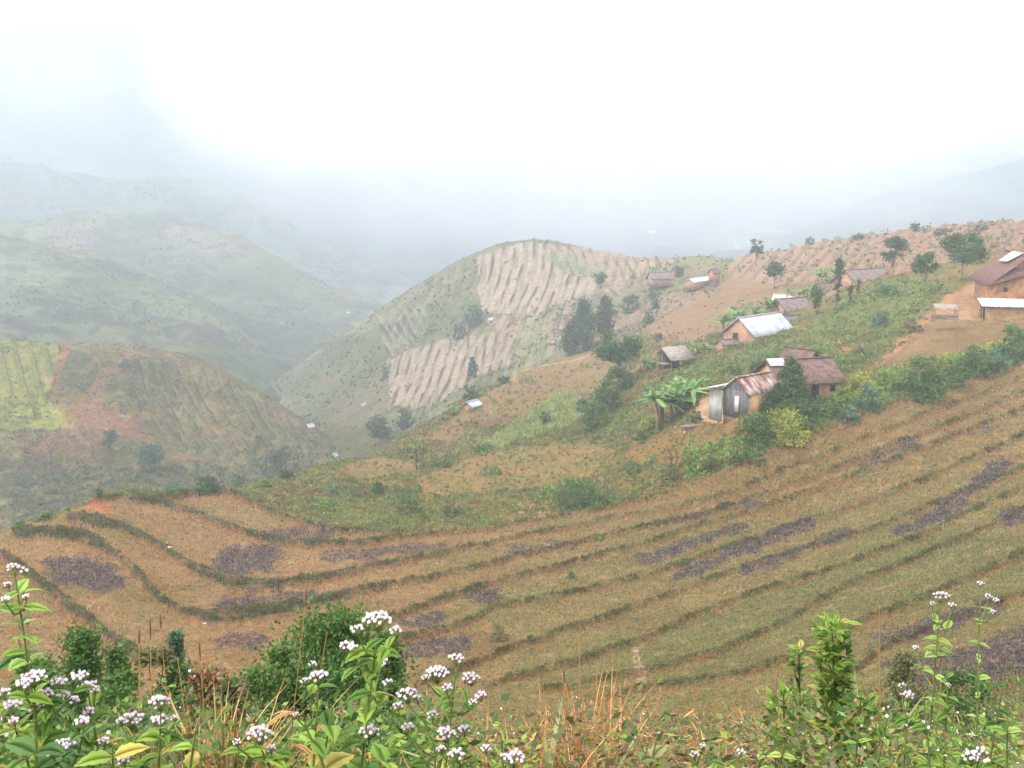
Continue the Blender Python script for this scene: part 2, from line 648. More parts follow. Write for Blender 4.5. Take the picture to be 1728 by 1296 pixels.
# brown slope west of the village
pn.poly([(560, 800), (700, 735), (760, 690), (870, 635), (1010, 592), (1090, 545), (1240, 430), (1420, 400), (1480, 470), (1330, 500), (1235, 545), (1180, 590), (1100, 640), (1020, 640), (960, 720), (830, 745), (700, 790)], (162, 138, 114), .75)
pn.poly([(870, 632), (1010, 592), (1040, 620), (960, 690), (860, 715), (760, 745), (720, 740), (800, 680)], (164, 136, 110), .6)
pn.cap(880, 680, 980, 650, 60, 14, (150, 132, 92), .6)
pn.cap(830, 720, 900, 700, 60, 14, (128, 106, 88), .75)
pn.poly([(1090, 545), (1180, 480), (1300, 455), (1330, 495), (1235, 520), (1190, 575), (1110, 580)], (176, 142, 120), .8)
# red striped slope near the skyline
mred = inpoly(pn.px, pn.py, [(1210, 440), (1300, 424), (1500, 390), (1728, 372), (1728, 420), (1640, 430), (1520, 460), (1400, 470), (1330, 480), (1240, 470)])
pn.mix(mred * .85, (192, 152, 136))
u = (px + 0.9 * (py - 420) + 6 * fbm(px / 60, py / 60, 2, 3)) / 22
fr = u - np.floor(u)
st = sstep(.62, .74, fr) * (1 - sstep(.92, 1.0, fr)) * mred
pn.mix(st * .6 * (px < 1480), (132, 140, 112))
u2 = (py + .25 * (px - 1300) + 3 * fbm(px / 40, py / 40, 2, 4)) / 9
fr2 = u2 - np.floor(u2)
pn.mix(sstep(.6, .8, fr2) * mred * (px > 1400) * .45, (140, 142, 112))
# greens
pn.poly([(1060, 500), (1120, 470), (1170, 455), (1240, 430), (1250, 440), (1180, 470), (1130, 490), (1080, 510)], (150, 168, 112), .8)
pn.poly([(1060, 690), (1110, 640), (1190, 600), (1290, 590), (1300, 610), (1230, 640), (1180, 660), (1060, 740), (1000, 745)], (122, 138, 76), .75)
pn.poly([(1280, 600), (1360, 560), (1440, 500), (1500, 470), (1580, 480), (1560, 530), (1480, 610), (1420, 630), (1380, 600)], (122, 140, 78), .8)
pn.poly([(1230, 585), (1330, 545), (1350, 565), (1280, 600)], (140, 140, 92), .6)
pn.poly([(800, 755), (850, 730), (900, 690), (960, 665), (1000, 690), (960, 725), (880, 745), (830, 765)], (146, 154, 96), .7)
pn.poly([(1150, 760), (1250, 740), (1300, 700), (1420, 680), (1550, 640), (1728, 570), (1728, 610), (1580, 655), (1470, 690), (1370, 730), (1250, 782), (1160, 815)], (120, 132, 66), .7)
# orange-brown fallow plots
pn.poly([(700, 815), (760, 785), (860, 758), (900, 752), (1010, 752), (1060, 770), (1000, 800), (960, 820), (820, 830), (720, 840)], (164, 138, 100), .8)
pn.poly([(560, 790), (640, 772), (710, 778), (700, 800), (600, 810)], (166, 138, 102), .65)
pn.poly([(830, 870), (880, 850), (950, 850), (960, 862), (880, 880)], (196, 158, 116), .8)
pn.poly([(1060, 745), (1170, 712), (1260, 712), (1300, 725), (1240, 760), (1130, 790), (1060, 780)], (160, 130, 92), .85)
pn.poly([(500, 860), (620, 850), (760, 860), (800, 880), (700, 898), (590, 893)], (138, 140, 84), .7)
# yards, lanes and bare earth of the village
pn.poly([(1168, 700), (1178, 675), (1200, 665), (1228, 692), (1262, 704), (1240, 714), (1190, 712)], (222, 182, 152))
pn.poly([(1520, 600), (1555, 560), (1590, 510), (1640, 470), (1728, 470), (1728, 540), (1640, 545), (1570, 580)], (186, 148, 120), .7)
pn.poly([(1570, 525), (1600, 495), (1640, 478), (1728, 490), (1728, 545), (1650, 540), (1600, 545)], (204, 158, 124), .95)
pn.poly([(1490, 600), (1540, 555), (1600, 540), (1728, 545), (1728, 575), (1600, 605), (1500, 625)], (158, 128, 108), .7)
pn.cap(1480, 615, 1570, 530, 9, 9, (196, 146, 116), .9)
pn.cap(1380, 625, 1480, 620, 46, 7, (140, 112, 92), .7)
pn.cap(1420, 585, 1440, 575, 22, 12, (190, 142, 110), .8)
pn.cap(1200, 598, 1240, 578, 22, 8, (200, 150, 112), .8)
pn.cap(1370, 500, 1390, 490, 30, 12, (186, 150, 130), .8)
for a, b in zip([(868, 640), (872, 628), (900, 622), (950, 612), (1000, 600)], [(872, 628), (900, 622), (950, 612), (1000, 600), (1050, 578)]):
    pn.cap(*a, *b, 3, 1.6, (200, 176, 146), .7, .6)
pn.cap(1110, 690, 1190, 720, 30, 8, (150, 120, 98), .6)
# fine mottling of leaves and litter on the rough ground
mot = fbm(hill.Xw * 1.3, hill.Y * 1.3, 3, 21)
pn.c *= (1 + .35 * np.clip(mot, -1, 1) * (~infield))[..., None]
rough_c = pn.c.copy()
bare = np.zeros(px.shape)
for q_ in ([(1168, 700), (1178, 675), (1200, 665), (1228, 692), (1262, 704), (1240, 714), (1190, 712)], [(1490, 610), (1555, 555), (1590, 500), (1640, 465), (1760, 465), (1760, 575), (1600, 600), (1500, 625)]):
    bare = np.maximum(bare, inpoly(px, py, q_))
for q_ in ([(700, 815), (760, 785), (860, 758), (900, 752), (1010, 752), (1060, 770), (1000, 800), (960, 820), (820, 830), (720, 840)], [(560, 790), (640, 772), (710, 778), (700, 800), (600, 810)], [(870, 632), (1010, 592), (1040, 620), (960, 690), (860, 715), (760, 745), (720, 740), (800, 680)], [(1090, 545), (1180, 480), (1300, 455), (1330, 495), (1235, 520), (1190, 575), (1110, 580)], [(1060, 745), (1170, 712), (1260, 712), (1300, 725), (1240, 760), (1130, 790), (1060, 780)]):
    bare = np.maximum(bare, .82 * inpoly(px, py, q_))
for a_, b_ in zip([(868, 640), (872, 628), (900, 622), (950, 612), (1000, 600)], [(872, 628), (900, 622), (950, 612), (1000, 600), (1050, 578)]):
    bare = np.maximum(bare, capsule(px, py, *a_, *b_, 9, 6) > 0)
hill.bare = bare

# -- the terraced fields
fld = Paint(hill, (172, 137, 99), 62, 5, 18, 9)
gx = sstep(560, 1050, px)
fld.mix(gx * .65, (136, 122, 82))
fld.noise((158, 120, 80), .10, -.1, .35, .6, 31, (1, 1.3))
fld.noise((136, 130, 84), .12, .0, .4, .55, 33)
fld.poly([(1000, 1150), (1100, 1080), (1320, 985), (1480, 890), (1600, 880), (1728, 900), (1728, 1000), (1460, 1045), (1350, 1110), (1180, 1160)], (104, 116, 66), .85)
fld.poly([(830, 1150), (960, 1090), (1060, 1060), (1200, 1060), (1100, 1130), (960, 1180)], (122, 124, 80), .6)
fld.poly([(750, 1040), (830, 1000), (940, 985), (960, 1000), (850, 1050)], (136, 140, 88), .6)
fld.poly([(200, 1000), (260, 1020), (300, 1050), (240, 1060), (190, 1030)], (140, 132, 92), .6)
fld.mix(sstep(1040, 1200, py + 0.12 * (px - 800)) * .35, (140, 124, 84))
# pale earth streak
fld.cap(1072, 1100, 1085, 1155, 8, 10, (196, 168, 138), .85)
fld.cap(160, 852, 172, 856, 20, 10, (208, 116, 52), .95)
# ash and burnt straw heaps
ash = np.zeros(px.shape)
for (x0, y0_, x1, y1, r, ry, a) in [
        (110, 962, 165, 975, 48, 36, .85), (175, 972, 192, 980, 26, 16, .9), (385, 952, 445, 942, 42, 30, .8), (470, 905, 540, 905, 34, 16, .65),
        (560, 940, 735, 925, 25, 13, .55), (380, 1022, 520, 1008, 24, 15, .75), (385, 1025, 400, 1020, 26, 14, .8), (790, 1008, 832, 1006, 18, 14, .8),
        (695, 1055, 735, 1042, 28, 16, .75), (705, 1100, 770, 1090, 38, 24, .7), (1105, 888, 1265, 846, 14, 8, .6),
        (1085, 945, 1255, 888, 20, 12, .8), (1150, 970, 1375, 880, 15, 12, .9), (1260, 966, 1430, 897, 15, 11, .75),
        (1520, 895, 1600, 868, 26, 12, .75), (1570, 880, 1692, 785, 20, 16, .95), (1695, 875, 1720, 870, 22, 22, .8),
        (1460, 785, 1545, 742, 16, 9, .6), (860, 930, 960, 918, 22, 9, .5), (1510, 1075, 1660, 1030, 50, 20, .75), (1640, 1120, 1728, 1080, 60, 34, .9),
        (380, 1085, 430, 1080, 30, 16, .6), (1560, 1150, 1728, 1120, 40, 26, 1.1), (1500, 1120, 1600, 1110, 26, 12, .8), (1640, 730, 1665, 722, 16, 7, .5)]:
    wob = capsule(px + 24 * fbm(px / 34, py / 15, 4, 51), py + 13 * fbm(px / 34, py / 15, 4, 52), x0, y0_, x1, y1, r, ry)
    ash = np.maximum(ash, sstep(-.05, .6, wob) * a * 1.05)
grain = fbm(hill.Xw * 2.2, hill.Y * 2.2, 3, 61)
ash = np.clip(ash * (1 + .9 * grain), 0, 1)
fld.mix(ash, (100, 84, 90))
fld.mix(sstep(.1, .5, grain) * (ash > .45) * .7, (48, 42, 46))
fld.mix(sstep(.2, .5, fbm(hill.Xw * 3.1, hill.Y * 3.1, 2, 66)) * (ash > .3) * .5, (170, 150, 140))
dikew = np.zeros(px.shape)
dikez = np.zeros(px.shape)
soilm = np.zeros(px.shape)
wig = 3.4 * fbm(px / 26, py / 26, 3, 71)
for L, wl_, wr_ in BUNDS:
    yl = line_y(px, ext(L)) + wig
    wdt = np.interp(px, [0, 400, 700, 1728], [wl_, wl_, wr_ * .8, wr_ * .85])
    wdt = wdt * (1 + .75 * fbm(px / 38, py * 0 + wl_ + L[0][1], 3, 72)) * sstep(-1, 60 if L[0][0] > 500 else 12, px - L[0][0]) * (1 - sstep(-12, 1, px - L[-1][0]) * (L[-1][0] < 1700))
    off = (py - yl) / np.maximum(wdt, .5)
    off = np.where(np.isnan(off), 99, off)
    dikew = np.maximum(dikew, (1 - sstep(.40, .56, np.abs(off))) * sstep(-.75, -.25, fbm(px / 55, py * 0 + L[0][1], 3, 70)))
    soilm = np.maximum(soilm, sstep(.30, .5, off) * (1 - sstep(.75, 1.05, off)))
    dikez = np.maximum(dikez, (1 - sstep(0.1, .8, np.abs(off))))
rgt = sstep(550, 850, px)
rowc = np.full(px.shape, 1e3)
for L, _, _ in BUNDS:
    dd_ = py - line_y(px, ext(L))
    dd_ = np.where(np.isnan(dd_), 1e3, dd_)
    rowc = np.where(np.abs(dd_) < np.abs(rowc), dd_, rowc)
rows = np.sin((rowc + 1.6 * fbm(px / 30, py / 30, 2, 74)) * 2 * math.pi / np.interp(px, [0, 500, 1728], [7, 5.5, 5])) * (np.abs(rowc) < 500)
fld.mix(sstep(.35, .9, rows) * rgt * .5 * sstep(-.3, .3, fbm(px / 50, py / 20, 3, 78)), (118, 92, 58))
fld.mix(sstep(.1, .45, fbm(hill.Xw * 1.1, hill.Y * 1.1, 4, 79)) * .4, (112, 98, 62))
fld.mix(sstep(.15, .45, fbm(hill.Xw * .9, hill.Y * .9, 4, 80)) * .45, (196, 168, 122))
fld.c *= (1 + .13 * rows * sstep(-.4, .3, fbm(px / 40, py / 25, 3, 73)))[..., None]
grs = fbm(px / 30, py / 12, 3, 75)
leftness = 1 - sstep(450, 800, px)
soilm *= infield * (1 - .6 * leftness)
dikew *= infield
dikez *= infield
fld.mix(soilm * sstep(-.35, .1, fbm(px / 70, py / 30, 3, 76)) * .75, (152, 104, 54))
fld.mix(dikew * np.clip(.62 + .6 * grs, 0, 1) * (1 - .5 * rgt), (80, 68, 36))
fld.mix(dikew * sstep(.0, .35, fbm(px / 22, py / 10, 3, 77)) * .8 * (1 - .3 * rgt), (78, 96, 40))
fine = fbm(hill.Xw * 3.3, hill.Y * 3.3, 3, 81)
fld.c *= (1 + .34 * fine)[..., None]
m = infield[..., None].astype(float)
colh = rough_c * (1 - m) + fld.c * m
# near bank under the weeds: dark litter and soil
nb = sstep(0, 1, (24 - hill.Y + 5 * fbm(hill.Xw * .3, hill.Y * .3, 3, 82)) / 5)[..., None]
colh = colh * (1 - nb) + alb((112, 88, 56), 5) * (1 + .9 * fbm(hill.Xw * 1.5, hill.Y * 1.5, 4, 83))[..., None] * nb
# relief: dikes, stepped plots, hummocks
Yh = hill.Y
dz = dikez * np.interp(px, [0, 500, 900, 1728], [.55, .55, .28, .28])
rank = np.zeros(px.shape)
for L, _, _ in BUNDS[:10]:
    yl = line_y(px, ext(L))
    rank += np.where(np.isnan(yl), 0, 1 / (1 + np.exp(-(py - yl) / 2.5)))
dz = dz + infield * .12 * fbm(hill.Xw * .25, hill.Y * .25, 3, 85)
dz = dz + (~infield) * (.55 * fbm(hill.Xw * .11, hill.Y * .11, 4, 86) + .22 * fbm(hill.Xw * .6, hill.Y * .6, 2, 87)) * sstep(25, 60, Yh)
dz = dz + st * .5 + 0.45 * (sstep(.55, .8, fr2) * mred * (px > 1400))
dz = dz * sstep(6, 22, Yh) + .12 * fbm(hill.Xw * 1.2, hill.Y * 1.2, 3, 88) * (1 - sstep(6, 22, Yh))
dz = dz + ash * .12 * np.abs(fbm(hill.Xw * 2, hill.Y * 2, 2, 89))
m_near = terrain_mat('field_soil', [0.5, 3.2, 9.0], [.10, .22, .34], .5, .12)
hill_o = sheet_object('hillside', hill, dz, colh, m_near)
hill.infield, hill.dikew, hill.ash = infield, dikew, ash
hill.grs = grs

# ---------------- central terraced hill
C2 = [
    (300, 690, 450, .10), (400, 665, 440, .10), (470, 640, 430, .12), (520, 603, 426, .12), (580, 562, 420, .12), (640, 520, 415, .12), (700, 482, 405, .12), (760, 450, 400, .12), (800, 430, 397, .12),
    (850, 414, 392, .12), (900, 408, 386, .12), (960, 413, 378, .12), (1040, 428, 364, .12), (1130, 436, 345, .12), (1200, 433, 330, .10), (1280, 440, 310, .1),
    (480, 655, 405), (520, 700, 325), (540, 745, 280), (600, 775, 242), (560, 640, 370), (600, 600, 375), (620, 650, 330), (600, 710, 290),
    (660, 600, 345), (650, 680, 282), (700, 540, 370), (740, 600, 318), (740, 660, 272), (800, 520, 345), (800, 460, 378), (800, 600, 300), (820, 640, 262),
    (900, 450, 365), (900, 500, 335), (900, 570, 290), (880, 620, 262), (1000, 450, 350), (1000, 490, 315), (1000, 550, 275), (960, 600, 250), (1050, 580, 240),
    (1100, 480, 300), (1100, 520, 268), (1160, 455, 318), (1200, 475, 285), (1180, 520, 255), (1260, 480, 268), (1400, 500, 225), (1700, 500, 200),
    (20, 1150, 200), (20, 950, 320), (20, 820, 440), (200, 1050, 200), (200, 900, 320), (200, 780, 440), (330, 900, 230),
    (700, 760, 215), (900, 700, 205), (1100, 640, 205), (400, 930, 230), (470, 880, 235),
]
h2 = Sheet(C2)
s2 = np.r_[np.linspace(-.5, -.24, 12, endpoint=False), np.linspace(-.24, .28, 640), np.linspace(.28, .6, 25)[1:]]
h2.grid(s2, np.linspace(math.log(190), math.log(640), 520), -.45, .5)
px, py = h2.PX, h2.PY
p2 = Paint(h2, (160, 158, 130), 330, 5, 24, 15)
p2.noise((140, 148, 122), .02, -.1, .3, .8, 2)
p2.noise((172, 160, 138), .05, .1, .4, .7, 3)
p2.noise((128, 140, 116), .09, .15, .4, .6, 4)
p2.plots(22, [(172, 158, 136), (144, 152, 124), None, (180, 170, 144), (134, 142, 116), None], .55, 6, (128, 136, 112), .5)
p2.poly([(460, 650), (530, 600), (640, 535), (660, 560), (640, 620), (560, 680), (520, 710)], (134, 148, 126), .8)
p2.poly([(520, 690), (640, 620), (650, 690), (620, 760), (560, 775)], (156, 148, 130), .7)


def stripes(pt, mask, u, tread, riser, w0=.64, w1=.78, a=1.0):
    fr = u - np.floor(u)
    pt.mix(mask * a * .9, tread)
    jit = .15 + .85 * sstep(-.25, .3, fbm(pt.px / 22, pt.py / 30, 3, 5))
    r = sstep(w0, w1, fr) * (1 - sstep(.93, 1, fr)) * mask * jit
    pt.mix(r * .95, tuple(np.array(riser) * .92))
    return r, fr


RZ = 0
p2.poly([(1040, 428), (1250, 426), (1270, 480), (1190, 520), (1080, 560), (1000, 580), (1040, 500)], (188, 158, 138), .9)
p2.poly([(1050, 505), (1120, 478), (1180, 462), (1240, 440), (1240, 450), (1180, 480), (1110, 500), (1050, 530)], (152, 168, 122), .8)
p2.poly([(1130, 432), (1230, 430), (1240, 442), (1150, 450)], (158, 172, 124), .8)
mA = inpoly(p2.px, p2.py, [(803, 436), (870, 411), (930, 410), (928, 440), (960, 465), (1010, 478), (985, 500), (930, 515), (905, 532), (870, 528), (815, 525), (806, 480)]).astype(float)
uA = (px + .30 * (py - 470) - 12 * np.sin((py - 400) / 45) + 4 * fbm(px / 40, py / 40, 2, 6)) / 17.0
rA, _ = stripes(p2, mA, uA, (204, 182, 160), (138, 140, 116))
mB = inpoly(p2.px, p2.py, [(655, 612), (690, 592), (760, 570), (830, 560), (870, 575), (862, 610), (800, 640), (745, 675), (700, 690), (660, 685)]).astype(float)
uB = (px + .33 * (py - 620) - 8 * np.sin((py - 560) / 40) + 4 * fbm(px / 40, py / 40, 2, 7)) / 15.5
rB, _ = stripes(p2, mB, uB, (200, 178, 158), (150, 150, 124))
mC = inpoly(p2.px, p2.py, [(630, 530), (660, 520), (700, 512), (728, 530), (715, 560), (690, 590), (655, 610), (645, 580)]).astype(float)
uC = (px - 1.1 * (py - 520) * .6 + 7 * fbm(px / 40, py / 40, 2, 8)) / 16
rC, _ = stripes(p2, mC, uC, (168, 166, 144), (104, 126, 108), .4, .6)
mD = inpoly(p2.px, p2.py, [(930, 412), (1010, 420), (1090, 434), (1140, 438), (1110, 460), (1060, 470), (1040, 500), (1010, 480), (960, 465)]).astype(float)
uD = (px - .5 * (py - 430) + 8 * fbm(px / 40, py / 40, 2, 9)) / 17
rD, _ = stripes(p2, mD, uD, (200, 172, 152), (150, 152, 130))
mE = inpoly(p2.px, p2.py, [(830, 530), (910, 530), (960, 508), (1000, 490), (960, 560), (930, 600), (880, 620), (840, 590)]).astype(float)
uE = (px + .45 * (py - 560) + 8 * fbm(px / 40, py / 40, 2, 10)) / 26
rE, _ = stripes(p2, mE, uE, (192, 168, 150), (150, 154, 128), .5, .65)
uW = (px + .32 * (py - 500) - 10 * np.sin((py - 420) / 45) + 5 * fbm(px / 40, py / 40, 2, 6)) / 17
fW = uW - np.floor(uW)
mW = inpoly(p2.px, p2.py, [(640, 540), (720, 480), (800, 432), (900, 408), (1160, 436), (1160, 480), (1000, 600), (860, 640), (740, 690), (650, 700)]) * sstep(-.35, .2, fbm(px / 45, py / 45, 3, 63))
p2.mix(sstep(.55, .75, fW) * mW * .45, (132, 138, 114))
p2.mix((1 - sstep(.15, .5, fW)) * mW * .35, (196, 176, 152))
p2.poly([(918, 428), (960, 430), (1010, 448), (1030, 462), (990, 468), (950, 458), (925, 445)], (160, 172, 140), .85)
p2.poly([(872, 560), (905, 530), (930, 560), (925, 605), (880, 622), (868, 590)], (166, 176, 134), .85)
p2.poly([(728, 510), (800, 500), (820, 535), (760, 560), (710, 585), (700, 560)], (140, 150, 126), .75)
p2.cap(600, 560, 630, 540, 26, 10, (186, 178, 152), .5)
p2.cap(555, 640, 600, 620, 40, 6, (170, 150, 132), .5)
p2.cap(1000, 520, 1060, 500, 40, 22, (160, 160, 134), .5)
mot = fbm(h2.Xw * .5, h2.Y * .5, 3, 22)
p2.poly([(520, 705), (640, 730), (760, 720), (800, 860), (440, 860)], (142, 140, 118), 1.2)
p2.mix(sstep(.15, .4, fbm(h2.Xw * .25, h2.Y * .25, 4, 24)) * .45 * (1 - np.clip(mA + mB, 0, 1) * .8), (116, 124, 102))
p2.c *= (1 + .22 * mot)[..., None]
RZ = np.maximum.reduce([rA, rB, rC, rD, rE])
dz2 = .75 * RZ + 1.4 * fbm(h2.Xw * .03, h2.Y * .03, 4, 31) + .5 * fbm(h2.Xw * .3, h2.Y * .3, 2, 32) * (1 - np.clip(mA + mB + mD, 0, 1) * .7)
m_far = terrain_mat('hill_soil', [.12, .8, 2.2], [.12, .25, .3], .7, .5)
sheet_object('terraced_hill', h2, dz2, p2.c, m_far)

# ---------------- left red-and-green hill
C3 = [
    (-500, 570, 250, .14), (-200, 575, 255, .14), (20, 578, 262, .14), (130, 584, 268, .14), (240, 590, 278, .14), (330, 600, 288, .14), (400, 637, 292, .14), (480, 682, 292, .12), (525, 716, 288, .1),
    (20, 640, 248), (20, 700, 235), (20, 760, 222), (20, 830, 205), (20, 880, 190), (150, 650, 250), (150, 700, 238), (150, 780, 220), (150, 850, 200),
    (300, 650, 268), (300, 700, 252), (300, 760, 235), (300, 830, 212), (420, 690, 270), (420, 740, 252), (420, 800, 228), (500, 740, 262), (520, 780, 245),
    (570, 800, 235), (-300, 700, 230), (-300, 850, 190), (600, 830, 225), (700, 860, 215),
    (20, 1000, 150), (300, 980, 150), (600, 950, 160), (-400, 1000, 140),
]
h3 = Sheet(C3)
s3 = np.r_[np.linspace(-1.0, -.56, 25, endpoint=False), np.linspace(-.56, -.08, 560), np.linspace(-.08, .1, 14)[1:]]
h3.grid(s3, np.linspace(math.log(140), math.log(480), 500), -.8, .05)
px, py = h3.PX, h3.PY
p3 = Paint(h3, (140, 132, 106), 245, 6, 26, 25)
p3.noise((122, 130, 100), .05, -.2, .25, .8, 2)
p3.noise((158, 128, 110), .06, .05, .35, .7, 6)
p3.noise((162, 162, 118), .12, .18, .4, .6, 7)
p3.noise((104, 116, 92), .15, .15, .4, .5, 9)
p3.plots(16, [(158, 134, 112), (128, 136, 100), None, (162, 156, 118), (112, 118, 92), None], .5, 5, (100, 112, 86), .55)
# faint old terraces running down the slope
uF = (px - .55 * (py - 600) + 14 * np.sin((py - 600) / 50) + 8 * fbm(px / 60, py / 60, 2, 3)) / 21
frF = uF - np.floor(uF)
mF = inpoly(p3.px, p3.py, [(230, 610), (330, 610), (430, 660), (540, 730), (540, 770), (430, 800), (300, 740), (230, 700)]).astype(float)
p3.mix(sstep(.55, .8, frF) * mF * .8 * sstep(-.3, .3, fbm(px / 30, py / 30, 3, 44)), (104, 118, 92))
p3.mix((1 - sstep(.1, .4, frF)) * mF * .6, (172, 154, 130))
mG = p3.poly([(-400, 575), (20, 578), (100, 582), (92, 640), (80, 672), (-10, 672), (-400, 680)], (158, 168, 106), .9)
uG = (px - .25 * (py - 580)) / 26
frG = uG - np.floor(uG)
p3.mix(sstep(.5, .7, frG) * mG * .55, (124, 142, 92))
p3.poly([(-400, 672), (20, 668), (80, 672), (130, 700), (125, 712), (90, 720), (20, 718), (-400, 715)], (160, 172, 98), .95)
p3.poly([(102, 582), (122, 584), (112, 610), (92, 655), (80, 650), (92, 620)], (170, 124, 108), .9)
p3.poly([(100, 690), (150, 660), (170, 620), (186, 625), (174, 680), (210, 700), (260, 740), (245, 755), (200, 730), (130, 722)], (164, 128, 112), .85)
p3.cap(60, 750, 110, 715, 12, 5, (190, 150, 130), .7)
p3.cap(180, 590, 250, 600, 60, 5, (166, 134, 118), .4)
p3.poly([(20, 720), (130, 720), (200, 760), (180, 800), (40, 800)], (130, 112, 98), .6)
p3.cap(75, 852, 140, 846, 30, 9, (70, 72, 76), .9)
p3.poly([(20, 810), (150, 800), (400, 800), (600, 790), (620, 900), (20, 900)], (136, 130, 110), .6)
mot = fbm(h3.Xw * .6, h3.Y * .6, 3, 23)
p3.mix(sstep(.15, .4, fbm(h3.Xw * .35, h3.Y * .35, 4, 24)) * .55, (92, 106, 78))
p3.mix(sstep(.15, .4, fbm(h3.Xw * .3, h3.Y * .3, 4, 26)) * .45, (168, 160, 130))
p3.c *= (1 + .45 * mot)[..., None] * np.array([1.22, 1.14, 1.1])
dz3 = .7 * sstep(.5, .8, frF) * mF + .5 * sstep(.5, .7, frG) * mG + 1.6 * fbm(h3.Xw * .03, h3.Y * .03, 4, 41) + .5 * fbm(h3.Xw * .25, h3.Y * .25, 2, 42)
sheet_object('valley_hill', h3, dz3, p3.c, m_far)


# ---------------- far spurs and mountains
def far_sheet(name, pts, smin, smax, d0, d1, ns, nt_, base, dd, extra, amp, wl, seed):
    sh = Sheet(pts)
    sh.grid(np.linspace(smin, smax, ns), np.linspace(math.log(d0), math.log(d1), nt_), smin * .95, smax * .95)
    p = Paint(sh, base, dd, 6, 30, seed)
    extra(p)
    bs = np.array(base)
    p.plots(wl * .42, [tuple(bs * [1.1, 1.02, .95]), tuple(bs * [.92, 1.04, .88]), None, tuple(bs * [1.12, 1.08, .99]), tuple(bs * .84), None], .6, seed + 20, tuple(bs * .78), .5)
    # spurs and gullies run down the slope
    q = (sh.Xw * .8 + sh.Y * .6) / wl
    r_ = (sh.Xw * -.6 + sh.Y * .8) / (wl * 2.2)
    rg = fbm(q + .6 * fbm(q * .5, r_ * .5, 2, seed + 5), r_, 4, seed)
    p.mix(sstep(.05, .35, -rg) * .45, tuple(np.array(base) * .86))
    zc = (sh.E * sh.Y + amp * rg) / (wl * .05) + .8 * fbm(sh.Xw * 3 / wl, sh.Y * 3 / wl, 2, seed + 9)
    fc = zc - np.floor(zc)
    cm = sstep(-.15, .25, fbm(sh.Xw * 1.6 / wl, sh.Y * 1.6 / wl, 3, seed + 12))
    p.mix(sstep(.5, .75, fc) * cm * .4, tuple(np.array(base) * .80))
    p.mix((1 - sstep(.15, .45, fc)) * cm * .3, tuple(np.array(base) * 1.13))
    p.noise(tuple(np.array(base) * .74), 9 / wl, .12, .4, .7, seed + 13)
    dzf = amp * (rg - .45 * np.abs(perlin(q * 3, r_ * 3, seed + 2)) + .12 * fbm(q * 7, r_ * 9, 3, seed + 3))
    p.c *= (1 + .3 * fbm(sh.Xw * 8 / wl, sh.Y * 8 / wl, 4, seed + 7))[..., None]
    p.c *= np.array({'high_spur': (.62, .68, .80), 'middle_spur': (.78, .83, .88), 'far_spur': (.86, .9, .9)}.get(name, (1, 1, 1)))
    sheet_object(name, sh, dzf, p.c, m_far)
    return sh


def paA(p):
    p.noise((150, 160, 140), .012, -.2, .2, .8, 2)
    p.noise((168, 164, 150), .02, .1, .35, .7, 3)
    p.noise((122, 138, 132), .03, .15, .35, .7, 5)
    p.poly([(-50, 435), (20, 436), (90, 445), (128, 455), (100, 480), (60, 492), (-50, 490)], (166, 184, 156), .9)
    p.poly([(240, 505), (300, 495), (345, 515), (330, 545), (270, 535)], (172, 182, 146), .8)
    p.poly([(190, 480), (260, 490), (240, 515), (200, 505)], (180, 176, 150), .7)
    p.cap(-30, 530, 120, 570, 80, 9, (112, 126, 120), .8)
    p.cap(220, 515, 330, 550, 40, 4, (120, 136, 130), .8)
    z = p.sh.E * p.sh.Y
    u = (p.px + .9 * (p.py - 540)) / 13
    mk = inpoly(p.px, p.py, [(340, 530), (420, 545), (470, 590), (440, 600), (380, 575)])
    p.mix(sstep(.5, .7, u - np.floor(u)) * mk * .6, (190, 186, 160))


def paB(p):
    p.noise((162, 172, 158), .01, -.2, .2, .8, 12)
    p.noise((176, 172, 166), .016, .05, .35, .7, 13)
    p.noise((140, 156, 156), .02, .15, .35, .6, 15)
    p.poly([(60, 375), (200, 362), (300, 366), (400, 400), (440, 420), (380, 430), (300, 400), (200, 395), (90, 420)], (188, 172, 164), .7)
    u = (p.py + .15 * p.px + 4 * fbm(p.px / 40, p.py / 40, 2, 3)) / 6
    mk = inpoly(p.px, p.py, [(160, 370), (260, 368), (350, 390), (440, 430), (380, 450), (240, 400)])
    p.mix(sstep(.5, .7, u - np.floor(u)) * mk * .5, (206, 196, 190))
    p.poly([(40, 390), (110, 385), (170, 410), (200, 430), (60, 410)], (186, 168, 158), .6)
    p.cap(560, 560, 640, 540, 40, 12, (180, 178, 165), .5)


def paC(p):
    p.noise((178, 190, 184), .008, -.2, .2, .8, 22)
    p.noise((190, 190, 186), .012, .05, .35, .6, 23)
    p.poly([(150, 300), (350, 306), (400, 340), (300, 345), (180, 335)], (182, 198, 186), .7)


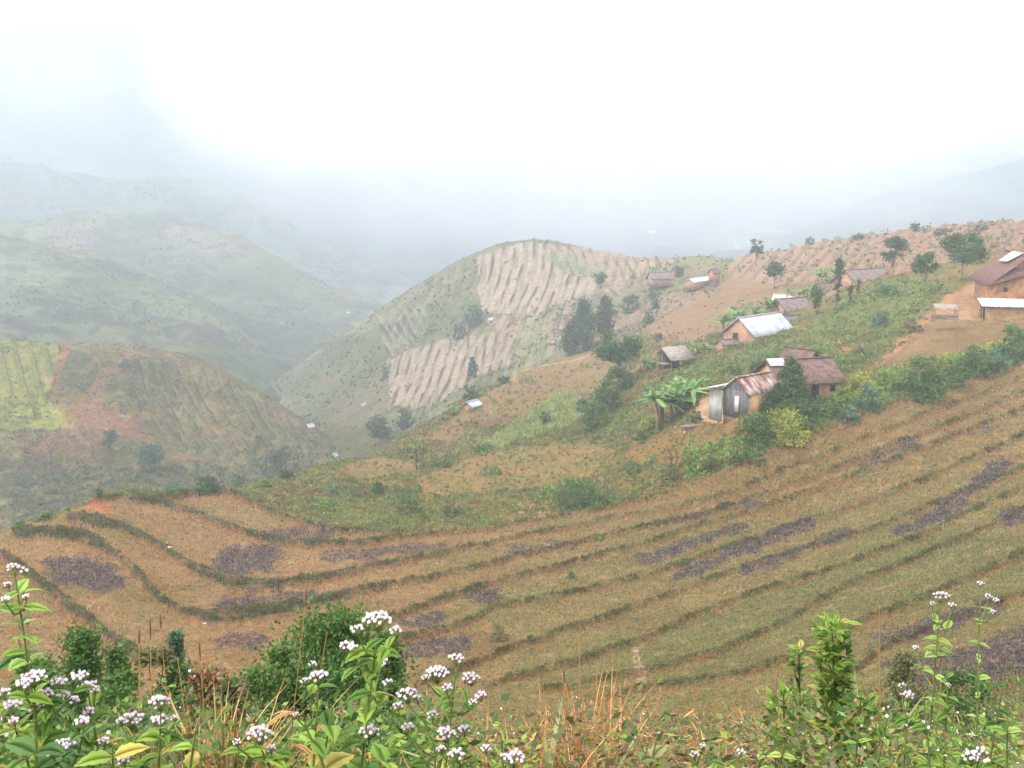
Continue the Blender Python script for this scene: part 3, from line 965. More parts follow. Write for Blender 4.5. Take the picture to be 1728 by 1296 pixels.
far_sheet('far_spur', [(-400, 380, 500, .12), (-200, 390, 520, .12), (50, 402, 540, .12), (180, 433, 550, .12), (300, 480, 560, .12), (420, 524, 566, .12), (520, 562, 566, .12), (610, 590, 560, .12), (700, 610, 560, .12),
                       (-200, 560, 380), (0, 560, 392), (200, 560, 402), (400, 602, 432), (470, 634, 450), (-200, 480, 440), (0, 480, 450), (200, 500, 465), (400, 560, 485), (520, 620, 480),
                       (0, 660, 325), (300, 690, 335), (520, 720, 360), (650, 700, 420)],
          -.75, .12, 310, 900, 560, 300, (150, 156, 130), 460, paA, 10, 70, 101)
far_sheet('middle_spur', [(-400, 310, 660, .12), (-200, 330, 680, .12), (60, 366, 700, .12), (200, 353, 720, .12), (300, 363, 730, .12), (430, 413, 740, .12), (560, 483, 740, .12), (640, 516, 730, .12), (720, 545, 720, .12),
                          (-200, 420, 600), (0, 430, 610), (200, 445, 620), (400, 505, 630), (600, 575, 630), (660, 600, 615), (0, 560, 520), (300, 600, 520), (600, 680, 520)],
          -.72, .12, 500, 1150, 560, 240, (166, 168, 148), 660, paB, 13, 95, 111)
far_sheet('high_spur', [(-400, 210, 850, .1), (-200, 240, 860, .1), (0, 268, 890, .1), (130, 286, 910, .1), (190, 290, 920, .1), (350, 304, 950, .1), (430, 346, 955, .1), (560, 413, 960, .1), (640, 451, 950, .1), (720, 482, 940, .1), (820, 500, 930, .1),
                        (-200, 360, 770), (0, 372, 780), (200, 372, 800), (400, 410, 820), (600, 490, 820), (700, 525, 810), (0, 480, 680), (400, 520, 700), (700, 600, 700)],
          -.7, .2, 680, 1400, 480, 200, (170, 178, 174), 880, paC, 15, 120, 121)


def paD(p):
    p.noise((165, 178, 180), .008, -.1, .3, .7, 22)


def paM(p):
    p.noise((140, 158, 172), .006, -.2, .2, .8, 32)
    p.noise((175, 178, 180), .01, .1, .35, .6, 33)
    p.poly([(1150, 395), (1230, 375), (1300, 378), (1380, 392), (1420, 400), (1300, 430), (1180, 430)], (190, 188, 188), .5)
    for a, b in zip([(1225, 378), (1240, 395), (1250, 410), (1262, 372), (1262, 390), (1275, 376), (1330, 384)], [(1240, 395), (1245, 412), (1244, 425), (1275, 398), (1268, 410), (1330, 384), (1390, 398)]):
        p.cap(*a, *b, 4, 3, (222, 222, 222), .6, .6)
    p.poly([(660, 440), (740, 430), (760, 450), (700, 465)], (190, 190, 192), .25)
    p.poly([(880, 300), (970, 305), (960, 320), (890, 318)], (226, 220, 222), .6)


far_sheet('mountain', [(-500, 420, 900), (-500, 200, 1200), (-500, 50, 1450), (-500, -60, 1640, .05), (0, 420, 950), (0, 300, 1130), (0, 150, 1350), (0, 20, 1540), (0, -50, 1650, .05),
                       (300, 420, 1000), (300, 300, 1180), (300, 150, 1420), (300, 40, 1620), (300, -10, 1720, .05),
                       (600, 500, 950), (600, 420, 1100), (600, 320, 1280), (600, 220, 1550), (600, 160, 1750, .05),
                       (850, 480, 950), (850, 400, 1120), (850, 320, 1350), (850, 215, 1700, .05),
                       (1100, 460, 950), (1100, 400, 1120), (1100, 330, 1400), (1100, 225, 1700, .05),
                       (1300, 440, 950), (1300, 385, 1120), (1300, 345, 1400), (1300, 225, 1700, .05),
                       (1500, 430, 950), (1500, 375, 1180), (1500, 320, 1380), (1500, 225, 1700, .05), (1728, 420, 950), (1728, 340, 1300), (1728, 220, 1700, .05), (2200, 380, 950), (2200, 200, 1700, .05)],
          -.85, .85, 880, 2150, 800, 230, (146, 162, 176), 1000, paM, 16, 150, 131)
far_sheet('right_mountain', [(1330, 392, 1080, .05), (1400, 366, 1110, .06), (1440, 343, 1130, .07), (1500, 322, 1150, .08), (1600, 299, 1180, .08), (1728, 272, 1200, .08), (1900, 235, 1250, .08), (2300, 200, 1300, .08),
                             (1400, 420, 950), (1550, 400, 950), (1728, 390, 950), (2100, 380, 950), (1500, 360, 1050), (1650, 335, 1080), (1550, 480, 780), (1800, 480, 780), (1250, 480, 850)],
          .18, .9, 760, 1700, 420, 180, (150, 164, 172), 950, paD, 9, 120, 141)

# the valley ground under everything, out to the horizon
gv = np.array([[-9000, 60, -330], [9000, 60, -330], [9000, 12000, -330], [-9000, 12000, -330]], float)
me = raw_mesh('ground', gv, [0, 1, 2, 3], 4, [m_far], np.tile(alb((130, 130, 110), 300), (4, 1)))
tag(link('ground', me), kind='structure')

# ================================================================== PLANTS
rng = np.random.RandomState(11)


def unit(a):
    return a / (np.linalg.norm(a, axis=-1, keepdims=True) + 1e-9)


def leaf_quads(C, A, L, W, rs, fold=0.0):
    """kite shaped leaves: centre C, long direction A, length L, width W"""
    n = len(C)
    B = unit(np.cross(A, rs.normal(size=(n, 3))))
    L = np.broadcast_to(L, (n,))[:, None]
    W = np.broadcast_to(W, (n,))[:, None]
    V = np.stack([C - A * L * .5, C + B * W * .5 - A * L * .05, C + A * L * .5, C - B * W * .5 - A * L * .05], 1)
    return V.reshape(-1, 3)


def quads_mesh(name, V, mat):
    return raw_mesh(name, V, np.arange(len(V)), 4, [mat], smooth=False)


def blades(Pb, H, Wd, lean, rs):
    """grass blades, one bent pair of quads each -> quads"""
    n = len(Pb)
    a = rs.uniform(0, 2 * math.pi, n)
    side = np.stack([np.cos(a), np.sin(a), 0 * a], 1) * Wd[:, None] * .5
    b = rs.uniform(0, 2 * math.pi, n)
    ln = np.stack([np.cos(b), np.sin(b), 0 * b], 1) * (lean * H)[:, None]
    up = np.array([0, 0, 1.0])
    m = Pb + up * (H * .6)[:, None] + ln * .35
    t = Pb + up * (H * (1 - .25 * np.abs(lean)))[:, None] + ln
    V = np.stack([Pb - side, Pb + side, m + side * .7, m - side * .7, m - side * .7, m + side * .7, t + side * .08, t - side * .08], 1)
    return V.reshape(-1, 3)


def tube(path, radii, k=6):
    path = np.asarray(path, float)
    n = len(path)
    T = np.gradient(path, axis=0)
    T = unit(T)
    ref = np.where(np.abs(T[:, 2:3]) > .9, np.array([[1., 0, 0]]), np.array([[0, 0, 1.]]))
    U = unit(np.cross(T, ref))
    Wv = np.cross(T, U)
    a = np.linspace(0, 2 * math.pi, k, endpoint=False)
    V = path[:, None] + (U[:, None] * np.cos(a)[None, :, None] + Wv[:, None] * np.sin(a)[None, :, None]) * np.asarray(radii)[:, None, None]
    V = V.reshape(-1, 3)
    f = []
    for i in range(n - 1):
        for j in range(k):
            j2 = (j + 1) % k
            f += [i * k + j, i * k + j2, (i + 1) * k + j2, (i + 1) * k + j]
    return V, np.array(f)


class Acc:
    def __init__(self):
        self.V, self.f, self.n = [], [], 0

    def add(self, V, f):
        self.V.append(np.asarray(V, float))
        self.f.append(np.asarray(f) + self.n)
        self.n += len(V)
        return self

    def tube(self, path, radii, k=6):
        return self.add(*tube(path, radii, k))

    def quads(self, V):
        return self.add(V, np.arange(len(V)))

    def box(self, x0, x1, y0, y1, z0, z1):
        v = [(x, y, z) for z in (z0, z1) for y in (y0, y1) for x in (x0, x1)]
        return self.add(v, [0, 2, 3, 1, 4, 5, 7, 6, 0, 1, 5, 4, 2, 6, 7, 3, 0, 4, 6, 2, 1, 3, 7, 5])

    def mesh(self, name, mat, smooth=True):
        return raw_mesh(name, np.concatenate(self.V), np.concatenate(self.f), 4, [mat], smooth=smooth)


LM = {
    'dark': leaf_mat('leaf_dark', (.032, .066, .024), (.10, .17, .055)),
    'mid': leaf_mat('leaf_mid', (.055, .105, .028), (.12, .20, .055)),
    'bright': leaf_mat('leaf_bright', (.10, .19, .035), (.22, .34, .08)),
    'yellow': leaf_mat('leaf_yellow', (.13, .18, .03), (.34, .36, .06), (.5, .4, .05)),
    'olive': leaf_mat('leaf_olive', (.09, .11, .04), (.19, .19, .08), (.3, .2, .08)),
    'blue': leaf_mat('leaf_blue', (.06, .12, .06), (.13, .22, .115)),
    'dry': leaf_mat('leaf_dry', (.14, .09, .04), (.32, .2, .09), (.45, .3, .14)),
    'far': leaf_mat('leaf_far', (.04, .07, .04), (.085, .13, .07)),
    'banana': leaf_mat('banana_leaf', (.08, .17, .05), (.20, .34, .10), (.42, .36, .12), trans=.35, rough=.45),
    'palegrass': leaf_mat('leaf_pale', (.18, .22, .08), (.34, .37, .14)),
}
M_BARK = mix_mat('bark', (.05, .035, .025), (.16, .12, .09), 6, bump=.5, stretch=(1, 1, .3))
M_STEM = mix_mat('green_stem', (.08, .12, .03), (.16, .2, .06), 8)
M_BSTEM = mix_mat('banana_stem', (.08, .075, .03), (.18, .155, .075), 4, stretch=(1, 1, .3))


def clumps_for(style, h, w, rs):
    """clump centres, radii and trunk-limb ends for a crown of height h, width w"""
    r = w / 2
    C, Rr = [], []
    if style == 'round':
        n = 16
        for i in range(n):
            a, q = rs.uniform(0, 6.28), rs.uniform(.15, 1) ** .6
            z = rs.uniform(-1, 1)
            rr = math.sqrt(max(0, 1 - z * z * .8)) * q
            C.append((math.cos(a) * rr * r * .74, math.sin(a) * rr * r * .74, h * .66 + z * h * .26))
            Rr.append(r * rs.uniform(.36, .55))
    elif style == 'full':
        n = 22
        for i in range(n):
            a, z = i * 2.4 + rs.uniform(-.4, .4), (i + .5) / n
            rr = math.sin(min(1, .18 + z * .9) * math.pi) ** .6 * rs.uniform(.3, 1)
            C.append((math.cos(a) * rr * r * .72, math.sin(a) * rr * r * .72, h * (.16 + .74 * z)))
            Rr.append(r * rs.uniform(.32, .5))
    elif style == 'airy':
        n = 20
        for i in range(n):
            a = i * 2.4 + rs.uniform(-.4, .4)
            z = rs.uniform(.38, 1)
            q = rs.uniform(.35, 1)
            C.append((math.cos(a) * q * r * .85, math.sin(a) * q * r * .85, h * (.30 + .62 * z)))
            Rr.append(r * rs.uniform(.2, .48))
    elif style == 'cone':
        n = 34
        for i in range(n):
            z = (i + .5) / n
            a = i * 2.4
            q = (1 - z) ** .75
            C.append((math.cos(a) * q * r * .8, math.sin(a) * q * r * .8, h * (.08 + .88 * z)))
            Rr.append(r * (.14 + .26 * q) * rs.uniform(.6, 1.5))
    elif style == 'column':
        n = 12
        for i in range(n):
            z = (i + .5) / n
            C.append((rs.uniform(-.3, .3) * r, rs.uniform(-.3, .3) * r, h * (.28 + .7 * z)))
            Rr.append(r * rs.uniform(.45, .95) * (1.25 if z > .75 else .75))
    elif style == 'flat':
        n = 12
        for i in range(n):
            a = i * 2.4
            q = math.sqrt((i + .5) / n)
            C.append((math.cos(a) * q * r * .85, math.sin(a) * q * r * .85, h * (.80 + rs.uniform(-.1, .1) - .12 * q)))
            Rr.append(r * rs.uniform(.16, .30))
    else:  # bush
        n = 24
        for i in range(n):
            a = i * 2.4 + rs.uniform(-.5, .5)
            q = math.sqrt((i + .3) / n)
            z = rs.uniform(.35, 1.0) ** .7 * math.sqrt(max(0.08, 1 - q ** 4 * .92))
            if i % 4 == 0:
                z *= rs.uniform(.2, .5)
            R0 = min(r, h * .7) * rs.uniform(.24, .44)
            C.append((math.cos(a) * q * r * .8, math.sin(a) * q * r * .8, max(h * z - R0 * .6, R0 * .3)))
            Rr.append(R0)
    return np.array(C), np.array(Rr)


def plant(name, label, cat, px, py, hpx, wpx, style='bush', leaf='mid', group=None, seed=0, dens=1.0, leafpx=None, at=None, bark=None, trunk_px=None, droop=0.0, lean=0.0):
    """a tree or shrub standing at the terrain point seen at px,py; sizes in picture pixels at that distance"""
    rs = np.random.RandomState(seed + int(px) * 7 + int(py))
    if at is None:
        p, m = hit(px, py)
        if p is None:
            return None
    else:
        p, m = at
    h, w_ = hpx * m, wpx * m
    C, Rr = clumps_for(style, h, w_, rs)
    lp = leafpx or min(4.6 if hpx < 60 else 4.2, 1.6 + .1 * wpx)
    size = max(lp * m, .05)
    cover = hpx * wpx * (0.9 if style in ('airy', 'flat') else 1.15)
    n = int(min(30000, max(90, 3.4 * dens * cover / (lp * lp * .45))))
    pr = Rr ** 2
    k = rs.choice(len(C), n, p=pr / pr.sum())
    dirs = unit(rs.normal(size=(n, 3)))
    rad = rs.uniform(.1, 1.0, n) ** .6 * np.clip(1 + .28 * rs.normal(size=n), .3, 1.7)
    Q = C[k] + dirs * (Rr[k] * rad)[:, None] * np.array([1, 1, .8])
    Q[:, 2] -= droop * h * rs.uniform(0, 1, n) ** 2
    Q[:, 0] += lean * Q[:, 2]
    Q[:, 2] = np.maximum(Q[:, 2], size * .1)
    A = unit(dirs * .7 + rs.normal(size=(n, 3)) * .6 + np.array([0, 0, .25]))
    V = leaf_quads(Q, A, size * rs.uniform(.7, 1.4, n), size * rs.uniform(.4, .8, n), rs)
    root = bpy.data.objects.new(name, None)
    COL.objects.link(root)
    root.location = p - Vector((0, 0, .06 * h))
    tag(root, label, cat, group)
    tree = style not in ('bush',)
    link('crown' if tree else 'foliage', quads_mesh('crown', V, LM[leaf] if isinstance(leaf, str) else leaf), root)
    # trunk and limbs
    a = Acc()
    tr = max(.012 * h, .35 * m) if trunk_px is None else trunk_px * m * .5
    top = h * (.80 if style in ('cone', 'column') else .55)
    bend = rs.normal(size=2) * .03 * h
    zs = np.linspace(-.1 * h, top, 6)
    f = (zs / max(top, 1e-3))
    path = np.stack([bend[0] * np.sin(f * 2.5) + lean * zs, bend[1] * np.sin(f * 2), zs], 1)
    if tree:
        a.tube(path, np.linspace(tr, tr * .5, 6), 7)
        lims = range(0, len(C), 2 if style in ('airy', 'round', 'flat') else 5)
    else:
        lims = range(0, len(C), 2)
    for i in lims:
        c = C[i] + np.array([lean * C[i][2], 0, 0])
        s0 = path[-1] * (rs.uniform(.5, 1.0) if tree else .0) + np.array([0, 0, -.03 * h if not tree else 0])
        if s0[2] > c[2]:
            s0 = s0 * (c[2] / s0[2]) * .8
        mid = (s0 + c) / 2 + np.array([0, 0, .04 * h])
        a.tube([s0, mid, c], [tr * .5, tr * .35, tr * .15], 5)
    link('trunk' if tree else 'stem', a.mesh('trunk', bark or M_BARK), root)
    return root


def banana_leaf(base, az, L, W, up, rs):
    """arching blade from base; returns quads"""
    k = 9
    t = np.linspace(0, 1, k)
    out = L * (t * math.cos(up) + .12 * t * t)
    z = L * (t * math.sin(up) - (.35 + .45 * rs.rand()) * t * t * (1.1 - .3 * math.sin(up)))
    c, s = math.cos(az), math.sin(az)
    mid = np.stack([base[0] + c * out, base[1] + s * out, base[2] + z], 1)
    prof = W * np.sin(np.clip(t * .93 + .07, 0, 1) * math.pi) ** .55 * (1 - .3 * t)
    prof[0] = W * .08
    prof = prof * rs.uniform(.85, 1.1, k)
    side = np.array([-s, c, 0])
    q = []
    for sg in (1, -1):
        edge = mid + side * (sg * prof * .5)[:, None] - np.array([0, 0, 1]) * (prof * .22)[:, None]
        for i in range(k - 1):
            q += [mid[i], mid[i + 1], edge[i + 1], edge[i]] if sg > 0 else [mid[i + 1], mid[i], edge[i], edge[i + 1]]
    return np.array(q)


def banana(label, px, py, hpx, wpx, nst=4, seed=0, group='banana plants round the houses', leaf='banana', row=None):
    rs = np.random.RandomState(seed + int(px))
    p, m = hit(px, py)
    if p is None:
        return
    h, w_ = hpx * m, wpx * m
    root = bpy.data.objects.new('banana_plant', None)
    COL.objects.link(root)
    root.location = p
    tag(root, label, 'banana plant', group)
    lv = Acc()
    for i in range(nst):
        fx = (i - (nst - 1) / 2) / max(1, nst) * w_ * (.75 if row is None else .95) + rs.uniform(-.05, .05) * w_
        fy = rs.uniform(-.22, .22) * w_ * (1 if row is None else .4)
        hs_ = h * rs.uniform(.2, .52)
        tx = fx + rs.uniform(-.06, .06) * h
        a = Acc()
        gz = -.25 * h
        rr = max(.028 * h, .9 * m)
        a.tube([(fx, fy, gz), (fx * .97 + tx * .03, fy, hs_ * .5), (tx, fy, hs_)], [rr * 1.15, rr * .95, rr * .55], 7)
        link('stem', a.mesh('stem', M_BSTEM), root)
        nl = rs.randint(9, 12)
        for j in range(nl):
            az = j * 2.4 + rs.uniform(-.3, .3)
            up = rs.uniform(.35, 1.45)
            lv.quads(banana_leaf((tx, fy, hs_), az, h * rs.uniform(.34, .62), h * rs.uniform(.10, .15), up, rs))
    link('foliage', lv.mesh('foliage', LM[leaf], smooth=False), root)
    return root


# ------------------------------------------------------------------ uncountable cover
def pick(sh, weight, n, rs, vis=True):
    """random visible grid points of a sheet, jittered -> world points and metres per picture pixel"""
    wgt = weight.copy()
    if vis:
        cm = np.maximum.accumulate(sh.Ef, axis=0)
        seen = sh.Ef >= cm - .0006
        de = np.abs(np.gradient(sh.Ef, axis=0))
        wgt = wgt * seen * np.minimum(de, .01) * (np.abs(sh.S) < .56) * (sh.PY < 1330)
    wf = wgt.ravel()
    k = rs.choice(len(wf), n, p=wf / wf.sum())
    i, j = np.unravel_index(k, wgt.shape)
    i = np.minimum(i, wgt.shape[0] - 2)
    j = np.minimum(j, wgt.shape[1] - 2)
    u, v = rs.rand(n), rs.rand(n)
    def bl(a):
        return (a[i, j] * (1 - u) + a[i, j + 1] * u) * (1 - v) + (a[i + 1, j] * (1 - u) + a[i + 1, j + 1] * u) * v
    x, y, z = bl(sh.Xw), bl(sh.Y), bl(sh.Z)
    return np.stack([x, y, z], 1), y / F, (i, j)


def cover_clumps(name, sh, weight, n, rpx, mat, seed, per=9, leafpx=4.5, flat=.55, rmin=.0):
    rs = np.random.RandomState(seed)
    Pw, m, _ = pick(sh, weight, n, rs)
    r = np.maximum(rpx * m * rs.uniform(.5, 1.4, n), rmin)
    k = np.repeat(np.arange(n), per)
    N = len(k)
    d = unit(rs.normal(size=(N, 3)))
    d[:, 2] = np.abs(d[:, 2]) * flat / .6
    Q = Pw[k] + d * (r[k] * rs.uniform(.2, 1, N))[:, None]
    A = unit(d + rs.normal(size=(N, 3)) * .6 + np.array([0, 0, .3]))
    s = leafpx * m[k]
    V = leaf_quads(Q, A, s * rs.uniform(.7, 1.4, N), s * rs.uniform(.4, .8, N), rs)
    tag(link(name, quads_mesh(name, V, mat)), kind='stuff')


def cover_blades(name, sh, weight, n, hpx, wpx, mat, seed, per=4, lean=.5, hmin=0.05):
    rs = np.random.RandomState(seed)
    Pw, m, _ = pick(sh, weight, n, rs)
    k = np.repeat(np.arange(n), per)
    N = len(k)
    off = rs.normal(size=(N, 3)) * np.array([1, 1, 0]) * (2.0 * m[k])[:, None]
    H = np.maximum(hpx * m[k], hmin) * rs.uniform(.5, 1.3, N)
    V = blades(Pw[k] + off - np.array([0, 0, .03]), H, wpx * m[k] * rs.uniform(.7, 1.3, N), rs.uniform(.0, lean, N), rs)
    tag(link(name, quads_mesh(name, V, mat)), kind='stuff')


M_STRAW = leaf_mat('straw', (.22, .15, .08), (.42, .30, .165), (.2, .22, .07), pos=.3)
M_DIKE = leaf_mat('dike_grass', (.04, .04, .016), (.13, .14, .04), (.24, .17, .08), pos=.35)
M_GREENSTUB = leaf_mat('young_crop', (.12, .15, .05), (.25, .27, .10), (.12, .2, .08), pos=.35)
hx, hy = hill.PX, hill.PY
inf = hill.infield.astype(float)
far_ok = (hill.Y > 26)
wst = inf * (1 - np.clip(hill.dikew, 0, 1)) * (1 - .7 * hill.ash) * far_ok
rightness = sstep(500, 1100, hx)
cover_blades('rice_stubble', hill, wst * (1 - .35 * rightness), 60000, 4.6, 1.1, M_STRAW, 1, per=3)
cover_blades('stubble_shade', hill, wst, 9000, 3.4, 1.4, leaf_mat('shade_blades', (.03, .022, .012), (.10, .072, .035), pos=.3), 18, per=3, lean=.9)  # near-black blades: shade between the stubble stalks, put in as colour
cover_clumps('field_weeds', hill, wst * rightness * sstep(780, 980, hy + .2 * (hx - 1100)) * np.clip(fbm(hill.Xw * .4, hill.Y * .4, 3, 99) * 2 + .5, .1, 1) + .02 * wst, 5200, 3.2, LM['mid'], 19, per=6, leafpx=3.0, flat=.3)
cover_blades('young_crop', hill, wst * rightness * sstep(800, 1000, hy + .2 * (hx - 1100)) + .001 * wst, 17000, 4.5, 1.6, M_GREENSTUB, 2, per=3, lean=.8)
cover_blades('dike_grass', hill, np.clip(hill.dikew, 0, 1) * (.25 + np.clip(hill.grs + .4, 0, 1)) * far_ok * (.1 + np.clip(fbm(hx / 60, hy / 22, 3, 95) * 2.2 + .45, 0, 1)), 8500, 6.0, 1.4, M_DIKE, 3, per=4, lean=.9)
cover_clumps('dike_weeds', hill, np.clip(hill.dikew, 0, 1) * np.clip(fbm(hx / 25, hy / 10, 3, 91) * 2, 0, 1) * far_ok, 1100, 5.5, LM['mid'], 4, per=6, leafpx=3.6)
out = (1 - inf) * (hill.Y > 60) * (1 - hill.bare)
nzg = np.clip(fbm(hill.Xw * .12, hill.Y * .12, 3, 92) * 2.2 + .35, .03, 1)
greenz = inpoly(hx, hy, [(1060, 690), (1110, 640), (1190, 600), (1360, 560), (1440, 500), (1500, 470), (1600, 480), (1560, 530), (1480, 610), (1400, 640), (1300, 640), (1180, 670), (1060, 740), (1000, 745)]).astype(float)
belt = inpoly(hx, hy, [(1150, 760), (1250, 740), (1300, 700), (1420, 680), (1550, 640), (1728, 570), (1760, 600), (1580, 650), (1470, 685), (1370, 725), (1250, 775), (1160, 808)]).astype(float)
low = (hy > 700).astype(float)
cover_blades('rough_grass', hill, out * (.4 + nzg) * (hy > 560), 15000, 5.5, 1.6, LM['olive'], 5, per=4, lean=.8)
cover_clumps('undergrowth', hill, out * nzg * (.35 + .25 * low) + .8 * greenz * nzg + belt, 2300, 7, LM['mid'], 6, per=9, leafpx=4.4)
cover_clumps('dry_undergrowth', hill, out * (1.05 - nzg) * (.4 + .9 * low) + .7 * greenz, 3600, 6.5, LM['olive'], 7, per=8, leafpx=4)
cover_clumps('bright_undergrowth', hill, (.55 * greenz * nzg + .7 * belt + .12 * out * low * nzg), 1900, 7.5, LM['bright'], 8, per=9, leafpx=4.6)
brt = inpoly(hx, hy, [(800, 755), (850, 730), (900, 690), (960, 665), (1000, 690), (960, 725), (880, 745), (830, 765)]).astype(float)
cover_blades('bright_crop', hill, brt + .0, 1600, 9, 2.0, LM['palegrass'], 9, per=4)
M_ASH = leaf_mat('burnt_straw', (.022, .018, .024), (.155, .13, .137), (.32, .26, .22), pos=.8)
cover_blades('burnt_straw', hill, (hill.ash > .25) * hill.ash, 13000, 3.6, 1.8, M_ASH, 13, per=3, lean=1.2)
cover_clumps('ash_heaps', hill, (hill.ash > .45) * hill.ash ** 3, 900, 4.5, M_ASH, 17, per=9, leafpx=3.2, flat=.35)
# trees and thickets that dot the far slopes
for k_, (sh_, n_, px_) in enumerate([(SHEETS[3], 2600, 3.4), (SHEETS[4], 1800, 3.0), (SHEETS[5], 1000, 2.6)]):
    wf_ = np.clip(fbm(sh_.Xw * .02, sh_.Y * .02, 3, 96 + k_) * 2.5 + .25, .04, 1)
    cover_clumps('slope_thicket', sh_, wf_, n_, px_, LM['far'], 20 + k_, per=6, leafpx=3.0)
# far hills
w2 = (1 - .93 * np.clip(mA + mB + mC * .7 + mD, 0, 1)) * np.clip(fbm(h2.Xw * .05, h2.Y * .05, 3, 93) * 2 + .5, .1, 1)
cover_clumps('hill_scrub', h2, w2, 2600, 5.5, LM['far'], 10, per=6, leafpx=3.6)
w3 = np.clip(fbm(h3.Xw * .06, h3.Y * .06, 3, 94) * 2 + .5, .12, 1) * (1 - .8 * np.clip(mG, 0, 1))
cover_clumps('valley_scrub', h3, w3, 3600, 6, leaf_mat('leaf_valley', (.05, .065, .035), (.14, .17, .08)), 11, per=6, leafpx=3.8)
w3b = inpoly(h3.PX, h3.PY, [(20, 800), (150, 790), (400, 790), (640, 700), (700, 780), (620, 900), (20, 900)]).astype(float)
cover_clumps('valley_thicket', h3, w3b, 1300, 10, LM['far'], 12, per=12, leafpx=4.5)

# ================================================================== HOUSES
M_MUD = mix_mat('mud_wall', (.20, .12, .06), (.44, .28, .14), 1.1, bump=.4, c3=(.34, .21, .10))
M_MUDR = mix_mat('red_mud_wall', (.26, .14, .09), (.42, .25, .16), 1.6, bump=.3)
M_TILE = mix_mat('brown_tiles', (.085, .052, .042), (.19, .115, .095), 2.5, bump=.5, wave=('X', 1.6, 1.5, .25))
M_MUD2 = mix_mat('orange_mud_wall', (.30, .13, .06), (.48, .25, .13), 1.4, bump=.3)
M_TILE3 = mix_mat('red_brown_tiles', (.10, .045, .038), (.20, .095, .08), 2.5, bump=.5, wave=('X', 1.6, 1.5, .25))
M_TILE2 = mix_mat('weathered_tiles', (.12, .085, .08), (.24, .175, .16), 2.0, bump=.5, wave=('X', 1.6, 1.5, .2))
M_TIN = mix_mat('pale_tin', (.30, .31, .34), (.46, .47, .50), .7, rough=.5, bump=.3, wave=('X', 1.6, .2, .16), spec=.5)
M_RUST = mix_mat('rusty_tin', (.12, .05, .04), (.42, .36, .34), 1.1, rough=.6, bump=.4, stretch=(1.6, .25, 1), c3=(.27, .14, .11), lo=.42, hi=.62, wave=('X', 1.8, .2, .2))
M_WTIN = mix_mat('white_sheeting', (.36, .35, .34), (.62, .61, .60), .9, rough=.6, bump=.2)
M_BOARD = mix_mat('grey_boards', (.085, .082, .09), (.19, .185, .195), 2.2, bump=.4, stretch=(4, 4, .5), wave=('Y', 1.8, .5, .3))
M_WOOD = mix_mat('weathered_wood', (.14, .09, .06), (.30, .22, .16), 4, bump=.4, stretch=(.4, 3, 3))
M_DARK = mix_mat('dark_opening', (.012, .010, .009), (.03, .025, .02), 3)
M_PLASTER = mix_mat('pale_plaster', (.26, .25, .24), (.42, .41, .39), 1.5)
M_THATCH = mix_mat('grey_thatch', (.14, .11, .09), (.36, .31, .27), 3, bump=.6, stretch=(.5, 3, 1))


def roof_sheet(x0, x1, y0, z0, y1, z1, th, ridges=0, amp=.03):
    """a sloping, corrugated, solid roof slope between ridge (y0,z0) and eave (y1,z1)"""
    nx = max(2, ridges * 4 + 1)
    xs = np.linspace(x0, x1, nx)
    wv = amp * np.cos(np.arange(nx) * math.pi / 2) if ridges else np.zeros(nx)
    ny = 4
    V, f = [], []
    nrm = unit(np.array([[0, -(z1 - z0), (y1 - y0)]]))[0]
    if nrm[2] < 0:
        nrm = -nrm
    for layer in (0, 1):
        for j in range(ny):
            q = j / (ny - 1)
            for i in range(nx):
                b = np.array([xs[i], y0 + (y1 - y0) * q, z0 + (z1 - z0) * q])
                V.append(b + nrm * (wv[i] - layer * th))
    V = np.array(V)
    N = nx * ny
    for j in range(ny - 1):
        for i in range(nx - 1):
            a = j * nx + i
            f += [a, a + 1, a + nx + 1, a + nx]
            f += [N + a, N + a + nx, N + a + nx + 1, N + a + 1]
    for i in range(nx - 1):
        f += [i, N + i, N + i + 1, i + 1]
        a = (ny - 1) * nx + i
        f += [a, a + 1, N + a + 1, N + a]
    for j in range(ny - 1):
        a = j * nx
        f += [a, a + nx, N + a + nx, N + a]
        a = j * nx + nx - 1
        f += [a, N + a, N + a + nx, a + nx]
    return V, np.array(f)


def gable_walls(L, W, h, rh, sink=1.6, t=.18):
    """shell of four walls with gable ends along x, as quads, standing from -sink to h"""
    a = Acc()
    x, y = L / 2, W / 2
    a.box(-x, x, -y, -y + t, -sink, h)
    a.box(-x, x, y - t, y, -sink, h)
    for sx in (-1, 1):
        x0, x1 = (sx * x, sx * (x - t)) if sx < 0 else (sx * (x - t), sx * x)
        v = []
        for xx in (x0, x1):
            v += [(xx, -y + t, -sink), (xx, y - t, -sink), (xx, y - t, h), (xx, 0, h + rh * .97), (xx, -y + t, h)]
        # two quads per side face (split at the middle line)
        v += [(x0, 0, -sink), (x1, 0, -sink)]
        f = [0, 10, 3, 4, 10, 1, 2, 3, 5, 9, 8, 11, 11, 8, 7, 6, 4, 3, 8, 9, 3, 2, 7, 8, 0, 4, 9, 5, 1, 6, 7, 2, 0, 5, 11, 10, 10, 11, 6, 1]
        a.add(v, f)
    return a


